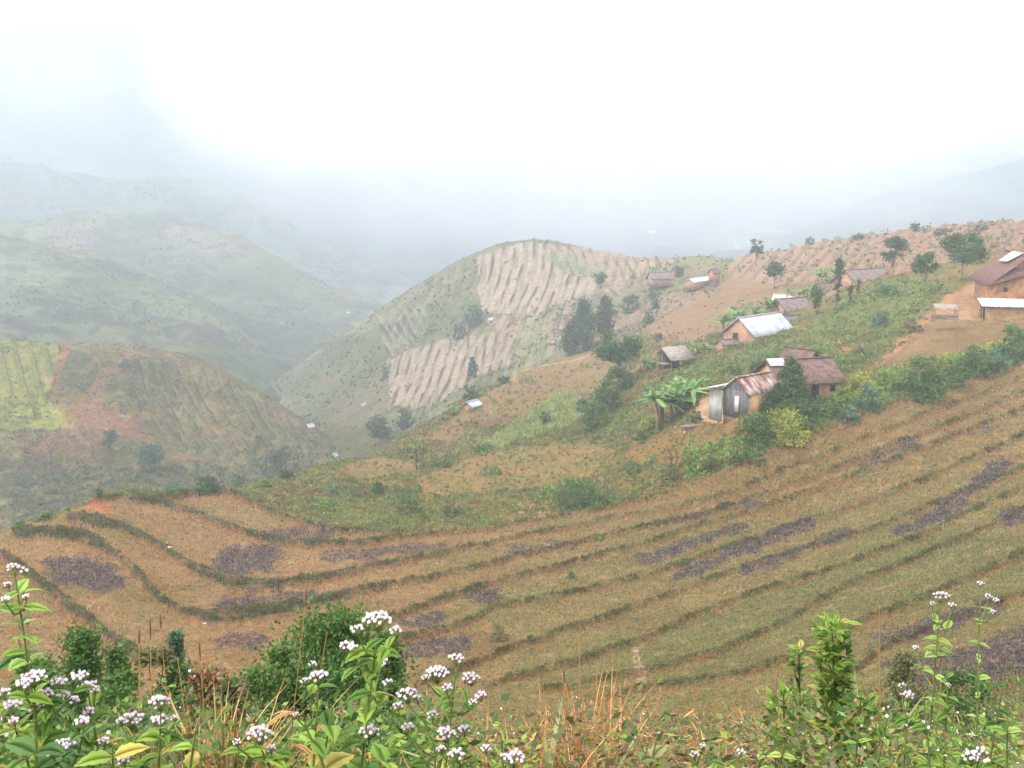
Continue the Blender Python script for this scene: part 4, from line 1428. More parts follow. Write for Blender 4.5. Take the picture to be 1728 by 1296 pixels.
def house(name, label, cat, p, yaw, L, W, h, rh, walls, roof, roof2=None, over=.35, ridges=0, group=None, doors=(), windows=(), gable_mat=None, th=.07, extra=None):
    root = bpy.data.objects.new(name, None)
    COL.objects.link(root)
    root.location = p
    root.rotation_euler = (0, 0, yaw)
    tag(root, label, cat, group)
    link('wall', gable_walls(L, W, h, rh).mesh('wall', walls, smooth=False), root)
    if gable_mat:   # boarding over the left gable end
        g = Acc()
        x = -L / 2
        g.box(x - .05, x - .004, -W / 2 - .02, W / 2 + .02, -.6, h)
        g.add([(x - .05, -W / 2, h), (x - .05, 0, h), (x - .05, 0, h + rh * .95), (x - .05, -W / 2 + .02, h + .02),
               (x - .05, 0, h), (x - .05, W / 2, h), (x - .05, W / 2 - .02, h + .02), (x - .05, 0, h + rh * .95)], [0, 1, 2, 3, 4, 5, 6, 7])
        link('gable_boarding', g.mesh('gable_boarding', gable_mat, smooth=False), root)
    sl = rh / (W / 2)
    for k, sgn in enumerate((-1, 1)):
        V, f = roof_sheet(-L / 2 - over, L / 2 + over, 0, h + rh + .06, sgn * (W / 2 + over), h - sl * over + .06, th, ridges)
        a = Acc().add(V, f)
        link('roof', a.mesh('roof', (roof2 if (k == 1 and roof2) else roof), smooth=False), root)
    cap_ = Acc().box(-L / 2 - over - .03, L / 2 + over + .03, -.14, .14, h + rh + .03, h + rh + .13)
    link('ridge_cap', cap_.mesh('ridge_cap', roof, smooth=False), root)
    for (side, u, w_, hh, mat) in doors:
        door_part('door', root, side, u, w_, 0, hh, L, W, mat)
    for (side, u, w_, z0, hh, mat) in windows:
        door_part('window', root, side, u, w_, z0, hh, L, W, mat)
    return root


def door_part(nm, root, side, u, w_, z0, hh, L, W, mat):
    a, b = Acc(), Acc()
    if side in ('-x', '+x'):
        s = -1 if side == '-x' else 1
        x = s * (L / 2 + .06)
        lo, hi = sorted((x, x + s * .05))
        a.box(lo, hi, u - w_ / 2, u + w_ / 2, z0, z0 + hh)
        for y in (u - w_ / 2 - .08, u + w_ / 2):
            b.box(lo - .01, hi + .01, y, y + .08, z0, z0 + hh + .08)
        b.box(lo - .01, hi + .01, u - w_ / 2, u + w_ / 2, z0 + hh, z0 + hh + .08)
    else:
        s = -1 if side == '-y' else 1
        y = s * (W / 2 + .01)
        lo, hi = sorted((y, y + s * .05))
        a.box(u - w_ / 2, u + w_ / 2, lo, hi, z0, z0 + hh)
        for x in (u - w_ / 2 - .08, u + w_ / 2):
            b.box(x, x + .08, lo - .01, hi + .01, z0, z0 + hh + .08)
        b.box(u - w_ / 2, u + w_ / 2, lo - .01, hi + .01, z0 + hh, z0 + hh + .08)
    o = link(nm, a.mesh(nm, mat, smooth=False), root)
    link('frame', b.mesh('frame', M_WOOD, smooth=False), o)


def slab_part(name, root, corners, th, mat, ridges=0):
    """a solid sheet through four local corner points"""
    c = np.array(corners, float)
    nrm = unit(np.cross(c[1] - c[0], c[3] - c[0])[None])[0]
    if nrm[2] < 0:
        nrm = -nrm
    n = max(1, ridges * 4)
    top = []
    for i in range(n + 1):
        q = i / n
        o = nrm * (.025 * math.cos(i * math.pi / 2) if ridges else 0)
        top += [c[0] + (c[1] - c[0]) * q + o, c[3] + (c[2] - c[3]) * q + o]
    top = np.array(top)
    V = np.r_[top, top - nrm * th]
    N = len(top)
    f = []
    for i in range(n):
        a = 2 * i
        f += [a, a + 2, a + 3, a + 1, N + a, N + a + 1, N + a + 3, N + a + 2]
        f += [a, N + a, N + a + 2, a + 2, a + 1, a + 3, N + a + 3, N + a + 1]
    f += [0, 1, N + 1, N, 2 * n, N + 2 * n, N + 2 * n + 1, 2 * n + 1]
    return link(name, Acc().add(V, f).mesh(name, mat, smooth=False), root)


def posts(root, pts, mat=M_WOOD, r=.06):
    for x, y, z0, z1 in pts:
        link('post', Acc().tube([(x, y, z0), (x, y, (z0 + z1) / 2), (x, y, z1)], [r] * 3, 7).mesh('post', mat), root)


def at(px, py, d=None):
    if d is None:
        p, m = hit(px, py)
    else:
        v = P(px, py, d)
        p, m = Vector(v), d / F
    return p, m


# --- the grey boarded shed and the brown roofed farmhouse in the middle of the village
p, m = at(1262, 699, 94)
shed_yaw = R(38)
c, s = math.cos(shed_yaw), math.sin(shed_yaw)
LS, WS = 4.6, 2.9
ctr = p + Vector((c * LS / 2 - s * WS / 2, s * LS / 2 + c * WS / 2, 0))
shed = house('shed', 'small shed with grey boarded gable, white door and rust streaked tin roof', 'shed', ctr, shed_yaw, LS, WS, 2.05, 1.15, M_MUD, M_RUST, M_WTIN, .32, 7,
             gable_mat=M_BOARD, doors=(('-x', -.15, .5, 1.55, M_WTIN),))
slab_part('lean_to_roof', shed, [(-LS / 2 - 1.2, WS / 2 - .1, 2.35), (-LS / 2 + 2.2, WS / 2 - .1, 2.5), (-LS / 2 + 2.2, WS / 2 + 1.7, 1.95), (-LS / 2 - 1.2, WS / 2 + 1.7, 1.9)], .05, M_WTIN)
slab_part('plastered_side_wall', shed, [(-LS / 2 - .3, WS / 2 + 1.5, -1.2), (-LS / 2 - .3, WS / 2 + 1.5, 1.75), (-LS / 2 - .3, WS / 2 - .05, 1.9), (-LS / 2 - .3, WS / 2 - .05, -1.2)], .12, M_PLASTER)
# farmhouse: ridge runs right and slightly back
p, m = at(1418, 674, 101)
yaw = R(14)
c, s = math.cos(yaw), math.sin(yaw)
LF, WF = 6.6, 5.4
ctr = p + Vector((-c * LF / 2 - s * WF / 2, -s * LF / 2 + c * WF / 2, 0))
farm = house('farmhouse', 'long farmhouse with brown tiled roof and ochre mud walls behind the conical tree', 'house', ctr, yaw, LF, WF, 2.0, 1.75, M_MUD, M_TILE, None, .4, 12,
             doors=(('-y', .4, .9, 1.7, M_DARK),), windows=(('-y', 2.4, .6, .9, .6, M_DARK),))
slab_part('white_roof_patch', farm, [(-LF / 2 - .2, .1, 3.86), (-LF / 2 + 1.8, .1, 3.86), (-LF / 2 + 1.8, 1.5, 3.0), (-LF / 2 - .2, 1.5, 3.0)], .04, M_WTIN)
slab_part('white_roof_patch', farm, [(-LF / 2 - .3, -.1, 3.97), (-LF / 2 + 1.5, -.1, 3.97), (-LF / 2 + 1.3, -1.1, 3.36), (-LF / 2 - .3, -1.0, 3.42)], .04, M_WTIN)
# dark wing with a high gable behind the farmhouse
p, m = at(1376, 640, 107)
wing = house('outbuilding', 'dark roofed outbuilding whose gable rises just behind the farmhouse roof', 'outbuilding', p + Vector((-1.0, 2.6, .3)), R(-48), 3.0, 2.2, 1.5, 1.0, M_MUDR, M_TILE, None, .4, 9)
# --- white roofed longhouse
p, m = at(1272, 586, 148)
yaw = R(40)
c, s = math.cos(yaw), math.sin(yaw)
LL, WL = 9.2, 5.4
ctr = p + Vector((c * LL / 2 - s * WL / 2, s * LL / 2 + c * WL / 2, 0))
lh = house('longhouse', 'longhouse with a large pale tin roof and red mud gable', 'house', ctr, yaw, LL, WL, 1.8, 2.2, M_MUDR, M_TIN, M_TIN, .4, 16, doors=(('-x', .6, .9, 1.7, M_DARK),))
p, m = at(1345, 566, 160)
house('annex', 'low grey roofed annex at the right end of the white roofed longhouse', 'outbuilding', p + Vector((-.6, 2.6, 0)), R(40), 3.6, 4.0, 1.5, 1.2, M_MUDR, M_BOARD, None, .3, 6)
p, m = at(1330, 548, 172)
house('house', 'square house with a faded mauve brown roof behind the white roofed longhouse', 'house', p + Vector((1, 3, .3)), R(25), 5.2, 5.0, 2.0, 1.8, M_MUDR, M_TILE2, None, .4, 9)
p, m = at(1322, 522, 186)
house('hut', 'small hut with a bright white roof half hidden by banana leaves', 'hut', p, R(-30), 3.2, 3.0, 1.6, 1.0, M_PLASTER, M_WTIN, None, .3, 5)
p, m = at(1228, 588, 150)
house('pigsty', 'tiny low pen with a brown roof beside the gable of the white roofed longhouse', 'pen', p, R(20), 2.6, 1.7, .8, .5, M_MUDR, M_TILE2, None, .25, 5)
# --- brown house higher up
p, m = at(1460, 497, 182)
house('house', 'low house with a wide mauve brown roof behind the slim column tree', 'house', p + Vector((.5, 3, .2)), R(28), 8.6, 6.0, 1.9, 2.1, M_MUDR, M_TILE2, None, .5, 14, doors=(('-y', -1, .9, 1.6, M_DARK),))
p, m = at(1398, 506, 185)
house('outbuilding', 'small brown roofed outbuilding left of the slim column tree', 'outbuilding', p + Vector((0, 2, 0)), R(28), 4.4, 3.4, 1.5, 1.2, M_MUDR, M_TILE2, None, .4, 8)
# --- far pair near the saddle
p, m = at(1112, 473, 290)
house('house', 'far mauve roofed house beside banana plants near the saddle', 'house', p, R(15), 5.6, 3.6, .7, 1.5, M_MUDR, M_TILE2, None, .4, 10)
p, m = at(1178, 476, 280)
house('shed', 'long low shed with a white roof sloping up the far ridge', 'shed', p, R(52), 10, 3, .4, .8, M_MUDR, M_WTIN, M_WTIN, .3, 12)
p, m = at(1205, 465, 278)
house('hut', 'small dark hut at the upper end of the long low white roofed shed', 'hut', p, R(30), 2.0, 2.0, .8, .9, M_MUDR, M_TILE, None, .3, 5)
# --- open hut with a grey thatched roof
p, m = at(1142, 618, 146)
hut = bpy.data.objects.new('open_shelter', None)
COL.objects.link(hut)
hut.location = p
hut.rotation_euler = (0, 0, R(28))
tag(hut, 'open shelter on posts with a weathered grey thatched roof', 'shelter')
slab_part('roof', hut, [(-2.0, -1.3, 1.15), (2.2, -1.3, 1.15), (2.2, 1.0, 2.75), (-2.0, 1.0, 2.75)], .14, M_THATCH)
slab_part('roof', hut, [(-2.0, 1.04, 2.75), (2.2, 1.04, 2.75), (2.2, 2.3, 1.7), (-2.0, 2.3, 1.7)], .12, M_THATCH)
posts(hut, [(-1.8, -1.1, -.8, 1.2), (2.0, -1.1, -.8, 1.2), (-1.8, 1.0, -.8, 2.6), (2.0, 1.0, -.8, 2.6), (-1.8, 2.1, -.8, 1.8), (2.0, 2.1, -.8, 1.8)])
link('back_wall', Acc().box(-1.7, 1.9, 1.9, 2.02, -.6, 1.7).mesh('back_wall', M_BOARD, smooth=False), hut)
link('platform', Acc().box(-2.9, -1.5, -.9, .8, .55, .65).mesh('platform', M_WOOD, smooth=False), hut)
# --- the big house at the right edge
p, m = at(1716, 512, 131)
bh = house('house', 'big ochre house at the right edge under a high brown tiled roof', 'house', p + Vector((1.6, 4.2, .0)), R(80), 9.0, 7.6, 2.9, 3.1, M_MUD2, M_TILE3, None, .8, 12,
           windows=(('-x', 2.4, .4, 1.5, .5, M_DARK),))
for sg in (-1, 1):   # half hip closing the front gable, its lower edge arched up to the middle
    slab_part('hip', bh, [(-5.45, sg * 4.6, 2.35), (-5.35, 0, 3.75), (-3.1, 0, 6.16), (-4.6, sg * 2.2, 4.3)] if sg > 0 else [(-5.35, 0, 3.75), (-5.45, sg * 4.6, 2.35), (-4.6, sg * 2.2, 4.3), (-3.1, 0, 6.16)], .1, M_TILE3)
slab_part('tin_patch', bh, [(-2.6, .2, 6.2), (1.5, .3, 6.25), (1.3, 2.0, 4.95), (-1.9, 1.8, 5.1)], .05, M_WTIN)
slab_part('tin_patch', bh, [(-2.8, -.2, 6.22), (1.4, -.3, 6.2), (1.2, -2.0, 4.95), (-2.0, -1.5, 5.3)], .05, M_WTIN)
p, m = at(1700, 537, 126)
lt = bpy.data.objects.new('lean_to', None)
COL.objects.link(lt)
lt.location = p
lt.rotation_euler = (0, 0, R(-4))
tag(lt, 'long white tin lean-to roof in front of the big ochre house', 'lean-to')
slab_part('roof', lt, [(-3.4, -.7, 1.55), (4.6, -.7, 1.35), (4.6, 1.2, 2.2), (-3.4, 1.2, 2.35)], .06, M_WTIN, 12)
link('wall', Acc().box(-2.6, 4.3, -.1, .08, -1.2, 1.6).mesh('wall', M_MUD, smooth=False), lt)
posts(lt, [(-3.2, -.5, -.8, 1.6), (-3.0, 1.0, -.8, 2.2), (1.2, -.5, -.8, 1.5), (4.3, -.5, -.8, 1.4)])
link('door', Acc().box(-3.1, -2.62, .3, .36, -.1, 1.55).mesh('door', M_DARK, smooth=False), lt)
# --- timber stack in the yard
p, m = at(1596, 540, 121)
wp = bpy.data.objects.new('timber_stack', None)
COL.objects.link(wp)
wp.location = p + Vector((0, .3, .05))
wp.rotation_euler = (0, 0, R(-8))
tag(wp, 'stack of timber under a plank roof at the edge of the earth yard', 'timber stack')
slab_part('plank_roof', wp, [(-1.35, -.45, 1.25), (1.35, -.45, 1.2), (1.3, .6, 1.75), (-1.3, .6, 1.8)], .07, M_THATCH, 5)
posts(wp, [(-1.2, -.35, -.4, 1.2), (1.2, -.35, -.4, 1.2), (-1.2, .5, -.4, 1.65), (1.2, .5, -.4, 1.65)])
lg = Acc()
for k in range(14):
    y, z = (k % 5) * .2 - .4, .1 + (k // 5) * .2
    lg.tube([(-1.5 + .1 * (k % 3), y, z), (0, y + .01, z), (1.5 - .1 * (k % 4), y, z)], [.1, .095, .09], 6)
link('logs', lg.mesh('logs', M_WOOD), wp)
# --- pale roofs and tarps far down the valley
for px_, py_, w_, l_, lab in [(797, 688, 3.4, 4.2, 'small white sheeted shelter on the brown slope beside a banana plant'), (827, 542, 3.0, 4.6, 'white walled hut among dark shrubs on the central terraced hill'),
                              (523, 722, 2.6, 3.6, 'tiny white roofed hut at the bottom of the ravine'), (587, 529, 3, 4.5, 'pale speck of a hut on the far left slope above the ravine'),
                              (613, 686, 1.6, 3.8, 'pale tin roofed shelter low on the flank of the central terraced hill'), (565, 772, 2, 3, 'tiny pale shelter by the stream behind the near scrub')]:
    p, m = at(px_, py_)
    house('hut', lab, 'hut', p, R(52), l_ * (.5 if px_ != 565 else .3), w_ * .5, .5, .55, M_MUDR, M_TIN, M_TIN, .3, 4)
for px_, py_, l_, lab in [(1100, 393, 11, 'white roofed house alone on the hazy slope beyond the saddle'), (825, 292, 15, 'bright far roof high in the mist, leftmost of the misty trio'), (884, 300, 8, 'small far roof in the mist, middle of the misty trio'),
                          (901, 312, 9, 'lowest far roof in the mist, rightmost of the misty trio'), (202, 68, 16, 'lone white roof near the top of the misty left mountain')]:
    p, m = at(px_, py_)
    if p is not None:
        house('far_house', lab, 'house', p, R(10), l_ * .62, 4, 1.0, 1.4, M_WTIN, M_WTIN, M_WTIN, .3, 0, group='white roofs on the misty mountains', th=.3)


# --- rocks and rubbish round the yard
M_ROCK = mix_mat('pale_rock', (.30, .26, .22), (.52, .47, .41), 3, bump=.6)


def rock(px_, py_, wpx, label, grp, mat=M_ROCK):
    p, m = at(px_, py_)
    rs = np.random.RandomState(int(px_ * 3 + py_))
    u_, v_ = np.meshgrid(np.linspace(0, 2 * math.pi, 11)[:-1], np.linspace(-1.3, 1.3, 6))
    r = 1 + .22 * rs.normal(size=u_.shape)
    V = np.stack([np.cos(u_) * np.cos(v_) * r, np.sin(u_) * np.cos(v_) * r * .8, np.sin(v_) * r * .6], -1).reshape(-1, 3) * wpx * m * .5
    f = []
    for i in range(5):
        for j in range(10):
            f += [i * 10 + j, i * 10 + (j + 1) % 10, (i + 1) * 10 + (j + 1) % 10, (i + 1) * 10 + j]
    f += [40, 41, 42, 43, 40, 43, 44, 45, 40, 45, 46, 47, 40, 47, 48, 49]
    o = link('rock', raw_mesh('rock', V, f, 4, [mat], smooth=False))
    o.location = p + Vector((0, 0, wpx * m * .15))
    tag(o, label, 'rock', grp)


for q, lab_ in [((1216, 697, 6), 'leftmost stone of the row below the grey boarded gable'), ((1228, 700, 5), 'second stone from the left in the row below the boarded gable'),
                ((1238, 703, 6), 'third stone of the row below the boarded gable'), ((1246, 700, 5), 'rightmost stone of the row, nearest the shed corner'),
                ((1188, 706, 8), 'biggest stone, lying at the lower rim of the earth yard'), ((1180, 712, 6), 'stone just left of the biggest stone on the yard rim'),
                ((1140, 722, 7), 'stone in the rubble under the banana clump'), ((1155, 730, 5), 'lowest stone below the rubble under the banana clump')]:
    rock(*q, lab_, 'stones round the yard')


def wood_pile(px_, py_, L_, n, yaw, name, label):
    p, m = at(px_, py_)
    rs = np.random.RandomState(int(px_))
    root = bpy.data.objects.new(name, None)
    COL.objects.link(root)
    root.location = p + Vector((0, 0, .02))
    root.rotation_euler = (0, 0, yaw)
    tag(root, label, 'wood pile')
    for k in range(n):
        y, z, a = rs.uniform(-.5, .5), .08 + .09 * (k // 4), rs.uniform(-.3, .3)
        l = L_ * rs.uniform(.6, 1)
        link('pole', Acc().tube([(-l / 2, y - a * l / 2, z), (0, y, z + .03), (l / 2, y + a * l / 2, z + rs.uniform(0, .25))], [.06, .055, .04], 6).mesh('pole', M_WOOD if k % 3 else M_THATCH), root)


wood_pile(1165, 722, 2.6, 10, R(25), 'wood_pile', 'heap of poles and branches below the biggest banana clump')
wood_pile(1560, 522, 3.0, 5, R(12), 'wood_pile', 'few long beams lying left of the timber stack')
wood_pile(1330, 745, 3.0, 3, R(30), 'wood_pile', 'bare branches lying under the yellow green bush')


def fence(points, label, h=1.0, n=9):
    ps = [at(*q)[0] for q in points]
    root = bpy.data.objects.new('fence', None)
    COL.objects.link(root)
    root.location = ps[0]
    tag(root, label, 'fence')
    W_ = []
    for i in range(n):
        f = i / (n - 1) * (len(ps) - 1)
        k = min(int(f), len(ps) - 2)
        x = ps[k].lerp(ps[k + 1], f - k)
        z = ground(x.x, x.y)
        l = Vector((x.x, x.y, z)) - ps[0]
        W_.append(l)
        link('post', Acc().tube([(l.x, l.y, l.z - .3), (l.x + .02, l.y, l.z + h * .5), (l.x + .04 * math.sin(i * 3), l.y, l.z + h * (1 + .12 * math.sin(i * 5)))], [.05, .045, .035], 6).mesh('post', M_WOOD), root)
    for hh in (.45, .85):
        link('rail', Acc().tube([(q.x, q.y - .06, q.z + h * hh) for q in W_], [.03] * n, 5).mesh('rail', M_WOOD), root)


fence([(1545, 545), (1572, 512), (1610, 486)], 'rough pole fence along the lower edge of the red earth yard', .9, 9)
fence([(1198, 664), (1222, 690)], 'short pole fence between the earth yard and the lean-to', .8, 5)
fence([(1330, 505), (1400, 492), (1430, 484)], 'long pole fence above the dark oval tree', 1.0, 9)
rock(286, 925, 9, 'pale stone resting on the long dike of the left terraces', None)
rock(346, 1053, 6, 'small pinkish stone below the lowest left terrace dike', None)

# ================================================================== TREES, SHRUBS, BANANAS round the village
T = [
    # name, label, category, px, py(base), h, w, style, leaf, kw
    ('tree', 'tallest of the dark dense trees in the gully below the saddle', 'tree', 984, 594, 104, 60, 'full', 'far', {}),
    ('tree', 'dark dense gully tree leaning beside the tallest one, on its right', 'tree', 1020, 574, 84, 50, 'full', 'far', {}),
    ('tree', 'lower dark spreading gully tree at the left foot of the dark group', 'tree', 960, 600, 60, 44, 'full', 'far', {}),
    ('tree', 'broad olive crowned tree rising above the path edge', 'tree', 1042, 652, 94, 66, 'airy', 'dark', {'dens': 1.5}),
    ('shrub', 'dark bushy clump directly under the broad olive crowned tree', 'shrub', 1046, 662, 60, 54, 'bush', 'dark', {}),
    ('shrub', 'dark green clump halfway down the gully hedge', 'shrub', 1026, 694, 66, 56, 'bush', 'dark', {}),
    ('shrub', 'lowest dark clump of the gully hedge, above the pale crop strip', 'shrub', 1002, 724, 62, 52, 'bush', 'mid', {}),
    ('shrub', 'grey green clump at the left edge of the gully hedge', 'shrub', 984, 700, 32, 30, 'bush', 'dark', {}),
    ('tree', 'dense conical tree in front of the brown roofed farmhouse', 'tree', 1330, 705, 118, 86, 'cone', 'dark', {'dens': 1.7}),
    ('tree', 'round headed tree on a short trunk at the top of the gully', 'tree', 1013, 487, 28, 22, 'round', 'far', {}),
    ('tree', 'little round headed tree left of the long low white roofed shed', 'tree', 1146, 477, 28, 17, 'round', 'far', {}),
    ('tree', 'sparse forked tree standing alone on the skyline', 'tree', 1276, 450, 46, 22, 'airy', 'far', {}),
    ('tree', 'grey green drooping tree left of the three roadside trees', 'tree', 1504, 470, 70, 36, 'airy', 'far', {'dens': 1.6}),
    ('tree', 'slim trunked tree with a lopsided crown at the edge of the earth yard', 'tree', 1558, 497, 76, 36, 'airy', 'dark', {'dens': 1.3}),
    ('tree', 'largest roadside tree with a wide drooping crown beside the big ochre house', 'tree', 1622, 474, 88, 60, 'airy', 'dark', {'dens': 2.0, 'droop': .15}),
    ('tree', 'slim column tree with foliage all the way down its trunk', 'tree', 1411, 528, 98, 16, 'column', 'dark', {'dens': 1.4}),
    ('shrub', 'dark oval tree between the mauve roofs', 'tree', 1378, 530, 44, 22, 'column', 'dark', {'dens': 1.4}),
    ('tree', 'small column tree right of the slim column tree', 'tree', 1434, 516, 36, 12, 'column', 'dark', {}),
    ('tree', 'second small column tree beside the mauve roofed house', 'tree', 1447, 502, 32, 9, 'column', 'dark', {}),
    ('tree', 'leaning grey green tree behind the bananas of the white roofed longhouse', 'tree', 1306, 488, 48, 30, 'airy', 'far', {}),
    ('tree', 'thin double crowned tree on the striped red slope', 'tree', 1311, 470, 24, 14, 'airy', 'far', {}),
    ('tree', 'faint tree breaking the skyline above the roadside trees', 'tree', 1543, 402, 26, 14, 'airy', 'far', {}),
    ('shrub', 'bush on the right skyline above the big ochre house', 'shrub', 1655, 390, 14, 26, 'bush', 'far', {}),
    ('shrub', 'low bushes on the skyline right of the faint tree', 'shrub', 1592, 396, 14, 34, 'bush', 'far', {}),
    ('shrub', 'small bush on the middle of the red skyline', 'shrub', 1450, 404, 12, 24, 'bush', 'far', {}),
    ('shrub', 'pale bush where the red skyline starts to rise', 'shrub', 1366, 412, 14, 20, 'bush', 'blue', {}),
    ('shrub', 'dark shrub mass beside the white walled hut on the central hill', 'shrub', 800, 548, 38, 36, 'bush', 'far', {}),
    ('shrub', 'lower dark shrub on the central hill below the white walled hut', 'shrub', 776, 570, 26, 28, 'bush', 'far', {}),
    ('tree', 'slender dark tree on the hill foot right of the lower pale stripes', 'tree', 797, 640, 44, 24, 'full', 'far', {}),
    ('shrub', 'dark shrub at the left end of the lower pale stripes', 'shrub', 650, 640, 26, 15, 'bush', 'far', {}),
    ('tree', 'blue green tree rising from the ravine at the foot of the brown slope', 'tree', 640, 755, 56, 42, 'round', 'far', {'dens': 1.3}),
    ('shrub', 'round ravine bush beside the blue green tree', 'shrub', 684, 722, 38, 32, 'bush', 'far', {}),
    ('shrub', 'dark bush at the top edge of the brown slope below the path bend', 'shrub', 795, 672, 26, 32, 'bush', 'far', {}),
    ('shrub', 'grey bush right of the bend in the pale path', 'shrub', 850, 648, 16, 26, 'bush', 'far', {}),
    ('tree', 'green oval tree on the red slope of the left hill', 'tree', 186, 765, 42, 28, 'round', 'far', {}),
    ('tree', 'wide round tree at the foot of the left hill', 'tree', 256, 798, 52, 50, 'round', 'far', {}),
    ('shrub', 'small dark bush low on the right flank of the left hill', 'shrub', 438, 746, 18, 20, 'bush', 'far', {}),
    ('shrub', 'dark bush near the crest of the left hill', 'shrub', 212, 618, 16, 20, 'bush', 'far', {}),
    ('shrub', 'small dark bush in the middle of the left hill', 'shrub', 220, 668, 16, 12, 'bush', 'far', {}),
    ('tree', 'misty round tree in the ravine behind the near ridge', 'tree', 470, 800, 44, 44, 'round', 'far', {}),
    ('shrub', 'misty shrub mass in the valley behind the left terraces', 'shrub', 350, 828, 34, 50, 'bush', 'far', {}),
    ('tree', 'thin trunked young tree with flat green branches on the fallow plot', 'tree', 704, 792, 52, 50, 'flat', 'olive', {'trunk_px': 3.0}),
    ('shrub', 'dark round shrub standing alone on the scrub', 'shrub', 638, 832, 26, 24, 'bush', 'dark', {'dens': 1.3}),
    ('shrub', 'loose blue green shrub right of the dark round shrub', 'shrub', 688, 862, 42, 46, 'bush', 'mid', {'dens': .8}),
    ('shrub', 'largest bush on the scrub, above the terraces', 'shrub', 972, 858, 66, 92, 'bush', 'mid', {'dens': 1.0}),
    ('shrub', 'low leafy wing of the largest scrub bush, on its right', 'shrub', 1022, 850, 22, 50, 'bush', 'mid', {}),
    ('shrub', 'thin yellow green shrub left of the largest scrub bush', 'shrub', 930, 836, 26, 44, 'bush', 'bright', {'dens': .7}),
    ('shrub', 'brownish bush below the dry stalks', 'shrub', 1134, 812, 34, 50, 'bush', 'olive', {'dens': 1.1}),
    ('shrub', 'small green bush left of the dry stalks', 'shrub', 1070, 800, 26, 30, 'bush', 'mid', {'dens': .8}),
    ('shrub', 'bright weed tuft above the dry stalks', 'shrub', 1100, 780, 18, 26, 'bush', 'bright', {'dens': .8}),
    ('shrub', 'low spreading bush at the field edge below the farmhouse shrubs', 'shrub', 1262, 780, 24, 70, 'bush', 'mid', {'dens': 1.0}),
    ('shrub', 'olive tuft at the upper field edge', 'shrub', 1204, 788, 22, 46, 'bush', 'olive', {'dens': 1.0}),
    ('shrub', 'dark bush on the ridge edge, tallest behind the left terraces', 'shrub', 399, 822, 30, 32, 'bush', 'dark', {'dens': 1.2}),
    ('shrub', 'dark ball of leaves on the ridge edge near the ravine', 'shrub', 484, 806, 20, 28, 'bush', 'dark', {'dens': 1.3}),
    ('shrub', 'bright yellow green bush on the ridge edge', 'shrub', 447, 822, 18, 24, 'bush', 'bright', {'dens': 1.2}),
    ('shrub', 'bright bush left of the dark ridge edge bush', 'shrub', 348, 828, 18, 36, 'bush', 'bright', {'dens': 1.1}),
    ('shrub', 'low green bush behind the uppermost left plot', 'shrub', 290, 834, 16, 34, 'bush', 'mid', {}),
    ('shrub', 'brown and green tuft at the ridge edge left of the low green bush', 'shrub', 236, 834, 18, 40, 'bush', 'olive', {}),
    ('shrub', 'upright dark tuft above the orange earth of the left tip', 'shrub', 168, 838, 20, 14, 'bush', 'dark', {}),
    ('shrub', 'green tuft on the outer edge left of the orange earth', 'shrub', 80, 876, 18, 36, 'bush', 'mid', {}),
    ('shrub', 'green tuft at the far left end of the terrace edge', 'shrub', 36, 892, 16, 40, 'bush', 'mid', {}),
    ('shrub', 'bright weed on the scrub below the ridge edge', 'shrub', 544, 858, 16, 32, 'bush', 'bright', {'dens': .9}),
    ('shrub', 'blue green weed clump on the scrub near the ridge', 'shrub', 562, 832, 18, 30, 'bush', 'blue', {'dens': .8}),
    ('shrub', 'thin shrub between two weed clumps on the scrub', 'shrub', 604, 838, 20, 20, 'bush', 'olive', {}),
    ('shrub', 'olive bush on rough ground right of the blue green shrub', 'shrub', 764, 868, 30, 40, 'bush', 'olive', {'dens': .8}),
    ('shrub', 'pale scrub tuft under the curved fallow plot', 'shrub', 830, 800, 20, 40, 'bush', 'mid', {'dens': .7}),
    ('shrub', 'green hedge clump along the upper edge of the fallow plot', 'shrub', 812, 764, 22, 50, 'bush', 'mid', {'dens': .9}),
    ('shrub', 'low hedge clump left of the fallow plot edge', 'shrub', 744, 788, 16, 46, 'bush', 'mid', {'dens': .9}),
    ('shrub', 'dark bush at the end of the pale crop strip', 'shrub', 920, 718, 28, 26, 'bush', 'dark', {'dens': .8}),
    # belt of shrubs between the houses and the striped field
    ('shrub', 'leafy green bush before the shed, leftmost of the shrub belt', 'shrub', 1272, 738, 44, 54, 'bush', 'mid', {'dens': 1.2}),
    ('shrub', 'yellow green bush under the conical tree', 'shrub', 1328, 740, 50, 70, 'bush', 'yellow', {'dens': 1.1}),
    ('shrub', 'dark undergrowth at the foot of the conical tree', 'shrub', 1350, 714, 36, 48, 'bush', 'dark', {'dens': 1.1}),
    ('shrub', 'upright green bush right of the conical tree', 'shrub', 1394, 706, 40, 38, 'bush', 'mid', {'dens': 1.1}),
    ('shrub', 'fresh green sapling right of the upright green bush', 'shrub', 1420, 692, 44, 26, 'bush', 'bright', {'dens': 1.2}),
    ('shrub', 'blue green bush low in the shrub belt', 'shrub', 1434, 712, 30, 32, 'bush', 'blue', {}),
    ('shrub', 'pale blue green bush in the shrub belt', 'shrub', 1466, 692, 42, 40, 'bush', 'blue', {}),
    ('shrub', 'yellow leaved bush behind the pale blue green bush', 'shrub', 1456, 664, 34, 50, 'bush', 'yellow', {}),
    ('shrub', 'wide yellow green bush in the middle of the shrub belt', 'shrub', 1508, 656, 40, 56, 'bush', 'bright', {}),
    ('shrub', 'largest dark bush in the middle of the shrub belt', 'shrub', 1560, 672, 66, 70, 'bush', 'mid', {'dens': 1.2}),
    ('shrub', 'dark hollow bush below the largest bush of the belt', 'shrub', 1562, 676, 34, 30, 'bush', 'dark', {}),
    ('shrub', 'green bush right of the largest bush of the belt', 'shrub', 1608, 650, 48, 48, 'bush', 'mid', {}),
